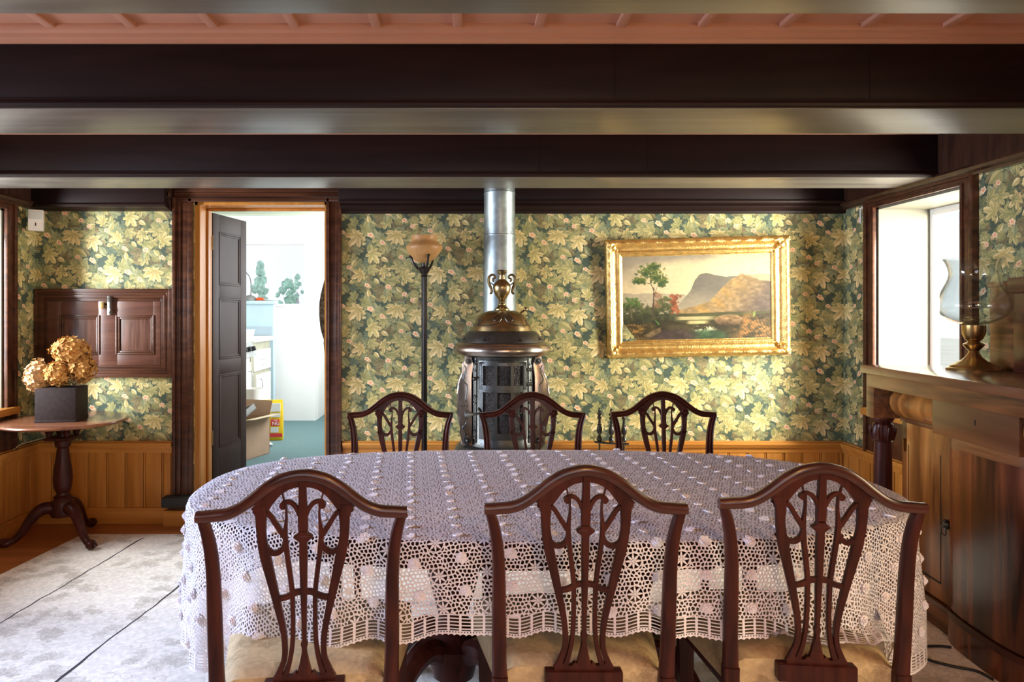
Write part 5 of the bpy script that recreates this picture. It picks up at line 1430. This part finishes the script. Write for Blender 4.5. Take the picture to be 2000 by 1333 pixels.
# motion sensor in the corner
ms = empty('motion_sensor', (-2.645, 4.425, 1.925), math.radians(30), 'white motion sensor box high in the corner beside the casing', 'sensor')
b = MB(); b.prism([(-0.034, 0.0), (-0.04, -0.035), (0.04, -0.035), (0.046, 0.0)], -0.066, 0.066, 'xy', 0.007); b.build('housing', 'plastic', ms)
b = MB(); b.box(-0.035, 0.035, -0.041, -0.03, 0.006, 0.058, 0.005); b.build('lens', 'lens', ms)
b = MB(); b.box(-0.003, 0.003, -0.038, -0.03, -0.035, -0.016); b.build('indicator', 'black', ms)
b = MB(); b.tube([(0, -0.01, 0.0), (-0.005, 0.06, 0.0), (-0.012, 0.125, 0.0)], 0.018, 10); b.build('bracket', 'plastic', ms)

# ------------------------------------------------------------------ round tilt-top table, box and hydrangeas
rt = empty('tilt_top_table', (-2.35, 4.20, 0.004), label='round mahogany tilt-top tripod table in the corner below the hatch', cat='table')
b = MB(); b.lathe([(0.0, 0.695), (0.33, 0.697), (0.352, 0.704), (0.357, 0.711), (0.352, 0.718), (0.342, 0.720), (0.0, 0.720)], 72); b.build('tabletop', wood('round_top_wood', (0.15, 0.058, 0.030), (0.27, 0.115, 0.060), 'X', 0.25, 1.0, 0.5, 0.04), rt)
b = MB(); b.box(-0.075, 0.075, -0.075, 0.075, 0.600, 0.618, 0.004); b.box(-0.07, 0.07, -0.07, 0.07, 0.680, 0.696, 0.003)
for x in (-0.052, 0.052):
    for y in (-0.052, 0.052): b.lathe([(0.010, 0.615), (0.016, 0.632), (0.022, 0.648), (0.014, 0.664), (0.012, 0.682)], 14, (x, y))
b.lathe([(0.03, 0.61), (0.024, 0.64), (0.03, 0.69)], 16); b.build('birdcage', 'mahog', rt)
b = MB(); b.lathe([(0.0, 0.14), (0.062, 0.15), (0.070, 0.18), (0.060, 0.215), (0.058, 0.235), (0.050, 0.25), (0.052, 0.262), (0.036, 0.275), (0.034, 0.288), (0.042, 0.30), (0.050, 0.33), (0.054, 0.37), (0.050, 0.42), (0.042, 0.47), (0.034, 0.53), (0.032, 0.55), (0.042, 0.562), (0.044, 0.59), (0.038, 0.602), (0.0, 0.602)], 32); b.build('column', 'mahog', rt)
for a in (207, 328, 84):
    ca, sa = math.cos(math.radians(a)), math.sin(math.radians(a)); L_ = 0.29 if a != 84 else 0.27; b = MB()
    b.tube([(ca * d * L_, sa * d * L_, z) for d, z in ((0.12, 0.19), (0.28, 0.205), (0.45, 0.185), (0.60, 0.13), (0.72, 0.075), (0.84, 0.042), (0.95, 0.03))], [0.034, 0.036, 0.033, 0.028, 0.023, 0.020, 0.022], 12, smooth=5)
    b.blob((ca * L_, sa * L_, 0.026), 0.030, 2, (1.05, 1.05, 0.85))
    for e in (-0.5, 0.0, 0.5):
        c2, s2 = math.cos(math.radians(a) + e), math.sin(math.radians(a) + e)
        b.tube([(ca * L_ * 0.92, sa * L_ * 0.92, 0.048), (ca * L_ + c2 * 0.018, sa * L_ + s2 * 0.018, 0.046), (ca * L_ + c2 * 0.033, sa * L_ + s2 * 0.033, 0.02)], 0.008, 6, smooth=3)
    for k in range(6):
        b.blob((ca * L_ * (0.4 + 0.055 * k), sa * L_ * (0.4 + 0.055 * k) - 0.012, 0.212 - 0.016 * k - 0.0022 * k * k), 0.008, 1)
    b.build('leg', 'mahog', rt)
wb = empty('wooden_box', (-2.335, 4.165, 0.7245), math.radians(10), 'dark square wooden box with a slot holding dried hydrangeas on the round table', 'box')
b = MB(); b.box(-0.108, 0.108, -0.105, 0.105, 0.0, 0.19, 0.003)
b.build('shell', 'boxwood', wb)
b = MB(); b.box(-0.110, 0.110, -0.107, 0.107, 0.0, 0.014, 0.002); b.box(-0.106, 0.106, -0.103, 0.103, 0.188, 0.1925, 0.001); b.build('edging', 'boxwood', wb)
b = MB(); b.box(-0.058, -0.026, -0.03, -0.012, 0.1905, 0.1932); b.build('slot', 'black', wb)
jr = empty('glass_jar', (-2.285, 4.215, 0.9175), label='small clear glass jar half hidden under the hydrangeas on the wooden box', cat='jar')
b = MB(); b.lathe([(0.0, 0.0025), (0.028, 0.0025), (0.032, 0.012), (0.032, 0.05), (0.026, 0.062), (0.028, 0.07), (0.025, 0.07), (0.023, 0.062), (0.029, 0.05), (0.029, 0.012), (0.0, 0.008)], 28); b.build('glass', 'glass', jr)
def hydrangea(loc, r, sc, mat, label, seed, foot):
    t = empty('dried_hydrangea', loc, label=label, cat='flower', group='dried hydrangea heads in the wooden box')
    q = random.Random(seed); b = MB(); N = 150
    b.blob((0, 0, 0), r * 0.72, 2, sc, 0.3, seed)
    for k in range(N):
        z = 1 - 2 * (k + 0.5) / N; ph = k * 2.39996; rr = math.sqrt(1 - z * z)
        d = V3((rr * math.cos(ph), rr * math.sin(ph), z)); d = (d + V3((q.uniform(-.15, .15), q.uniform(-.15, .15), q.uniform(-.15, .15)))).normalized()
        p = V3((d.x * sc[0], d.y * sc[1], d.z * sc[2])) * (r * q.uniform(0.74, 1.06))
        u = d.orthogonal().normalized(); v = d.cross(u); ph0 = q.random() * 6; s = q.uniform(0.013, 0.021)
        for j in range(4):
            a = ph0 + j * math.pi / 2; e = u * math.cos(a) + v * math.sin(a); f = d.cross(e); up = q.uniform(0.1, 0.7)
            q0 = [p, p + e * s * 0.6 + f * s * 0.55 + d * s * up * 0.4, p + e * s * 1.15 + d * s * up, p + e * s * 0.6 - f * s * 0.55 + d * s * up * 0.2]
            b.face([b.bm.verts.new(x) for x in q0])
    b.build('flower_head', mat, t, angle=180)
    b = MB(); fx = V3(foot) - V3(loc); b.tube([tuple(fx), tuple(fx * 0.5 + V3((0.005, 0, -0.01))), (0, 0, -r * 0.3)], 0.003, 6, smooth=4); b.build('stem', 'stem', t)
FT = (-2.285, 4.215, 0.925)
hydrangea((-2.288, 4.17, 1.131), 0.098, (1.1, 0.9, 0.82), 'flower', 'biggest golden dried hydrangea head, highest of those in the wooden box', 1, FT)
hydrangea((-2.478, 4.16, 0.985), 0.080, (0.85, 0.85, 1.15), 'flower2', 'paler dried hydrangea head drooping beside the window casing end of the box', 2, FT)
hydrangea((-2.350, 4.14, 0.998), 0.070, (1.0, 0.8, 0.95), 'flower', 'low golden dried hydrangea head sitting on the front of the box lid', 3, FT)
hydrangea((-2.232, 4.19, 1.025), 0.078, (1.0, 0.9, 1.05), 'flower', 'golden dried hydrangea head leaning out towards the doorway above the jar', 4, FT)
b = MB(); b.tube([(-2.705, 4.28, 0.515), (-2.69, 4.34, 0.545), (-2.66, 4.42, 0.555), (-2.62, 4.52, 0.56), (-2.605, 4.54, 0.535), (-2.59, 4.518, 0.50)], 0.003, 6, smooth=6)
tag(b.build('loose_wire', 'cardedge'), 'thin loose wire along the wainscot cap behind the round table', 'wire')

# ------------------------------------------------------------------ sideboard
sd = empty('sideboard', (1.95, 3.42, GZ), math.radians(-94), 'large flame mahogany sideboard with column and bowed front under the bright window', 'sideboard')
zt = 1.10 - GZ; LS = 1.40
b = MB(); b.box(-0.02, LS + 0.02, -0.02, 0.46, zt - 0.036, zt, 0.003); b.build('top', wood('sideboard_top_wood', (0.10, 0.036, 0.020), (0.19, 0.080, 0.040), 'X', 0.20, 0.6, 0.7, 0.03), sd)
b = MB(); b.box(0.0, LS, 0.0, 0.30, 0.995, zt - 0.036, 0.002); b.build('frieze', 'veneer', sd)
b = MB(); b.box(0.05, LS - 0.05, 0.14, 0.45, 0.02, 0.997); b.build('carcass', 'flame', sd)
for u0 in (0.0, LS - 0.07):
    b = MB(); b.box(u0, u0 + 0.07, 0.0, 0.16, 0.850, 0.998, 0.002); b.build('end_block', 'veneer', sd)
    b = MB(); uc, vc = u0 + 0.036, 0.058
    b.lathe([(0.0, 0.0), (0.052, 0.0), (0.052, 0.03), (0.045, 0.05), (0.050, 0.07), (0.040, 0.10), (0.036, 0.13), (0.041, 0.40), (0.040, 0.60), (0.037, 0.735), (0.041, 0.74), (0.037, 0.746), (0.0, 0.746)], 32, (uc, vc)); co = b.build('column', 'mahog', sd)
    b = MB(); b.lathe([(0.037, 0.742), (0.044, 0.755), (0.046, 0.775), (0.043, 0.80), (0.040, 0.815), (0.044, 0.820), (0.036, 0.826), (0.044, 0.838), (0.050, 0.846), (0.050, 0.851)], 48, (uc, vc), wob=lambda t, z: 1 + (0.13 * abs(math.cos(4 * t)) if 0.75 < z < 0.818 else 0))
    for k in range(8):
        a = k * math.pi / 4; b.tube([(uc + 0.046 * math.cos(a), vc + 0.046 * math.sin(a), 0.748), (uc + 0.054 * math.cos(a), vc + 0.054 * math.sin(a), 0.785), (uc + 0.056 * math.cos(a), vc + 0.056 * math.sin(a), 0.808)], [0.004, 0.006, 0.003], 6, smooth=3)
    b.build('capital', 'mahog', co)
def side_section(u0, u1, pull_u):
    b = MB(); pr = [(0.148, 0.992), (0.105, 0.989), (0.078, 0.977), (0.064, 0.954), (0.061, 0.925), (0.068, 0.897), (0.084, 0.875), (0.108, 0.862), (0.148, 0.858)]
    b.prism(pr, u0 + 0.012, u1, 'yz', 0.004); b.build('ogee_drawer', 'flamelight', sd, angle=50)
    b = MB(); b.box(u0, u1, 0.115, 0.15, 0.840, 0.860, 0.003); b.build('drawer_rail', 'veneer', sd)
    b = MB(); a, c, z0, z1 = u0 + 0.035, u1 - 0.006, 0.115, 0.838
    b.box(a, c, 0.128, 0.15, z0, z1, 0.002); d = b.build('door', 'flamelight', sd)
    b = MB()
    for q in ((a + 0.012, a + 0.016, z0 + 0.075, z1 - 0.10), (c - 0.075, c - 0.071, z0 + 0.075, z1 - 0.10), (a + 0.012, c - 0.071, z0 + 0.071, z0 + 0.079)): b.box(q[0], q[1], 0.1265, 0.130, q[2], q[3])
    b.build('inlay', 'black', d)
    b = MB(); uu = pull_u; zz = 0.455
    b.blob((uu, 0.119, zz), 0.016, 2, (1, 0.7, 1.3), 0.5, 2); b.blob((uu, 0.113, zz + 0.016), 0.010, 1)
    b.tube([(uu + 0.017 * math.sin(k * math.pi / 8), 0.108 - 0.002 * math.cos(k * math.pi / 8), zz - 0.024 + 0.019 * math.cos(k * math.pi / 8)) for k in range(17)], 0.0025, 6); b.build('ring_pull', 'iron', d)
    b = MB(); b.box(a - 0.028, a - 0.022, 0.126, 0.142, 0.70, 0.76); b.build('hinge', 'brassy', d)
    b = MB(); b.box(u0 - 0.05, u1, 0.112, 0.15, 0.0, 0.108, 0.004); b.build('plinth', 'veneer', sd)
side_section(0.075, 0.452, 0.425)
side_section(0.945, LS - 0.075, 0.98)
b = MB(); b.box(0.44, 0.95, 0.055, 0.20, 0.845, 0.998, 0.002); d = b.build('centre_drawer', wood('drawer_veneer', (0.070, 0.027, 0.013), (0.15, 0.060, 0.026), 'X', 0.30, 0.5, 0.5, 0.03), sd)
b = MB(); b.box(0.712, 0.716, 0.053, 0.058, 0.918, 0.934); b.tube([(0.714, 0.053, 0.936), (0.714, 0.058, 0.936)], 0.004, 10); b.build('keyhole', 'black', d)
def bow(k, dv):
    pts = []
    for i in range(37):
        th = math.pi * i / 36; u = 0.70 - 0.245 * k * math.copysign(abs(math.cos(th)) ** 0.75, math.cos(th)); v = 0.135 - (0.060 + dv) * abs(math.sin(th)) ** 0.75; pts.append((u, v))
    return pts
def bow_part(name, mat, k, dv, z0, z1, bev=0.003):
    b = MB(); b.prism(bow(k, dv) + [(0.70 + 0.245 * k, 0.20), (0.70 - 0.245 * k, 0.20)], z0, z1, 'xy', bev); return b.build(name, mat, sd, angle=40)
bow_part('bow_door', 'flame', 0.985, 0.000, 0.135, 0.80)
bow_part('bow_rail', 'veneer', 1.0, 0.004, 0.80, 0.846)
bow_part('bow_moulding', 'mahogx', 1.01, 0.014, 0.105, 0.13, 0.008)
bow_part('bow_plinth', 'flame', 1.01, 0.008, 0.0, 0.108)
b = MB(); b.box(0.19, 0.37, 0.444, 0.460, zt, zt + 0.375, 0.003); b.box(0.18, 0.38, 0.436, 0.460, zt + 0.365, zt + 0.39, 0.005); bs = b.build('backsplash', 'veneer', sd)
b = MB(); b.box(0.37, LS - 0.37, 0.425, 0.460, zt, zt + 0.36, 0.003); b.box(0.36, LS - 0.36, 0.405, 0.460, zt + 0.335, zt + 0.40, 0.006); b.build('backsplash_centre', M['mahogx'], bs)

# hurricane candle holder
hl = empty('hurricane_lamp', (2.254, 3.125, 1.10), label='brass candle holder with a tall clear hurricane glass on the sideboard', cat='candle holder')
b = MB(); b.lathe([(0.0, 0.0), (0.103, 0.0), (0.104, 0.006), (0.098, 0.011), (0.092, 0.012), (0.086, 0.020), (0.076, 0.024), (0.068, 0.030), (0.050, 0.040), (0.032, 0.056), (0.022, 0.072), (0.0175, 0.084), (0.026, 0.092), (0.041, 0.110), (0.039, 0.115), (0.021, 0.124), (0.026, 0.130), (0.034, 0.136), (0.036, 0.142), (0.044, 0.160), (0.045, 0.197), (0.0, 0.197)], 56, wob=lambda t, z: 1 + (0.012 * math.cos(40 * t) if 0.03 < z < 0.075 else 0)); b.build('candle_base', 'brassy', hl)
gp = [(0.030, 0.199), (0.055, 0.203), (0.090, 0.217), (0.122, 0.241), (0.138, 0.266), (0.1405, 0.285), (0.134, 0.315), (0.120, 0.350), (0.103, 0.385), (0.094, 0.410), (0.092, 0.425), (0.096, 0.450), (0.106, 0.474), (0.115, 0.490)]
b = MB(); b.lathe(gp + [(r - 0.0035, z) for r, z in gp[::-1]], 64, wob=lambda t, z: 1 + 0.008 * math.cos(12 * t)); b.build('glass_shade', 'glass', hl)

b = MB(); b.tube([(1.965, 2.85, 0.010), (1.92, 2.86, 0.010), (1.84, 2.85, 0.010), (1.80, 2.80, 0.010), (1.805, 2.75, 0.010), (1.86, 2.70, 0.010), (1.93, 2.66, 0.010), (1.945, 2.60, 0.010)], 0.0055, 8, smooth=8)
tag(b.build('power_cord', 'black'), 'black power cord looping over the rug from under the sideboard', 'cord')

# unseen pendant, added to house the warm fill light behind the camera
cp = empty('added_pendant', (0.7, -0.9, 0.0), label='unseen black cone pendant added for the warm fill light behind the near beam', cat='lamp')
b = MB(); b.lathe([(0.0, ZC), (0.05, ZC), (0.05, ZC - 0.02), (0.012, ZC - 0.03), (0.0, ZC - 0.03)], 24); b.build('canopy', 'blackmetal', cp)
b = MB(); b.tube([(0, 0, ZC - 0.03), (0, 0, 2.20)], 0.004, 8); b.build('cord', 'black', cp)
b = MB(); b.lathe([(0.02, 2.21), (0.035, 2.19), (0.06, 2.14), (0.15, 2.07), (0.147, 2.07), (0.057, 2.135), (0.02, 2.18)], 40); b.build('lamp_shade', 'blackmetal', cp)
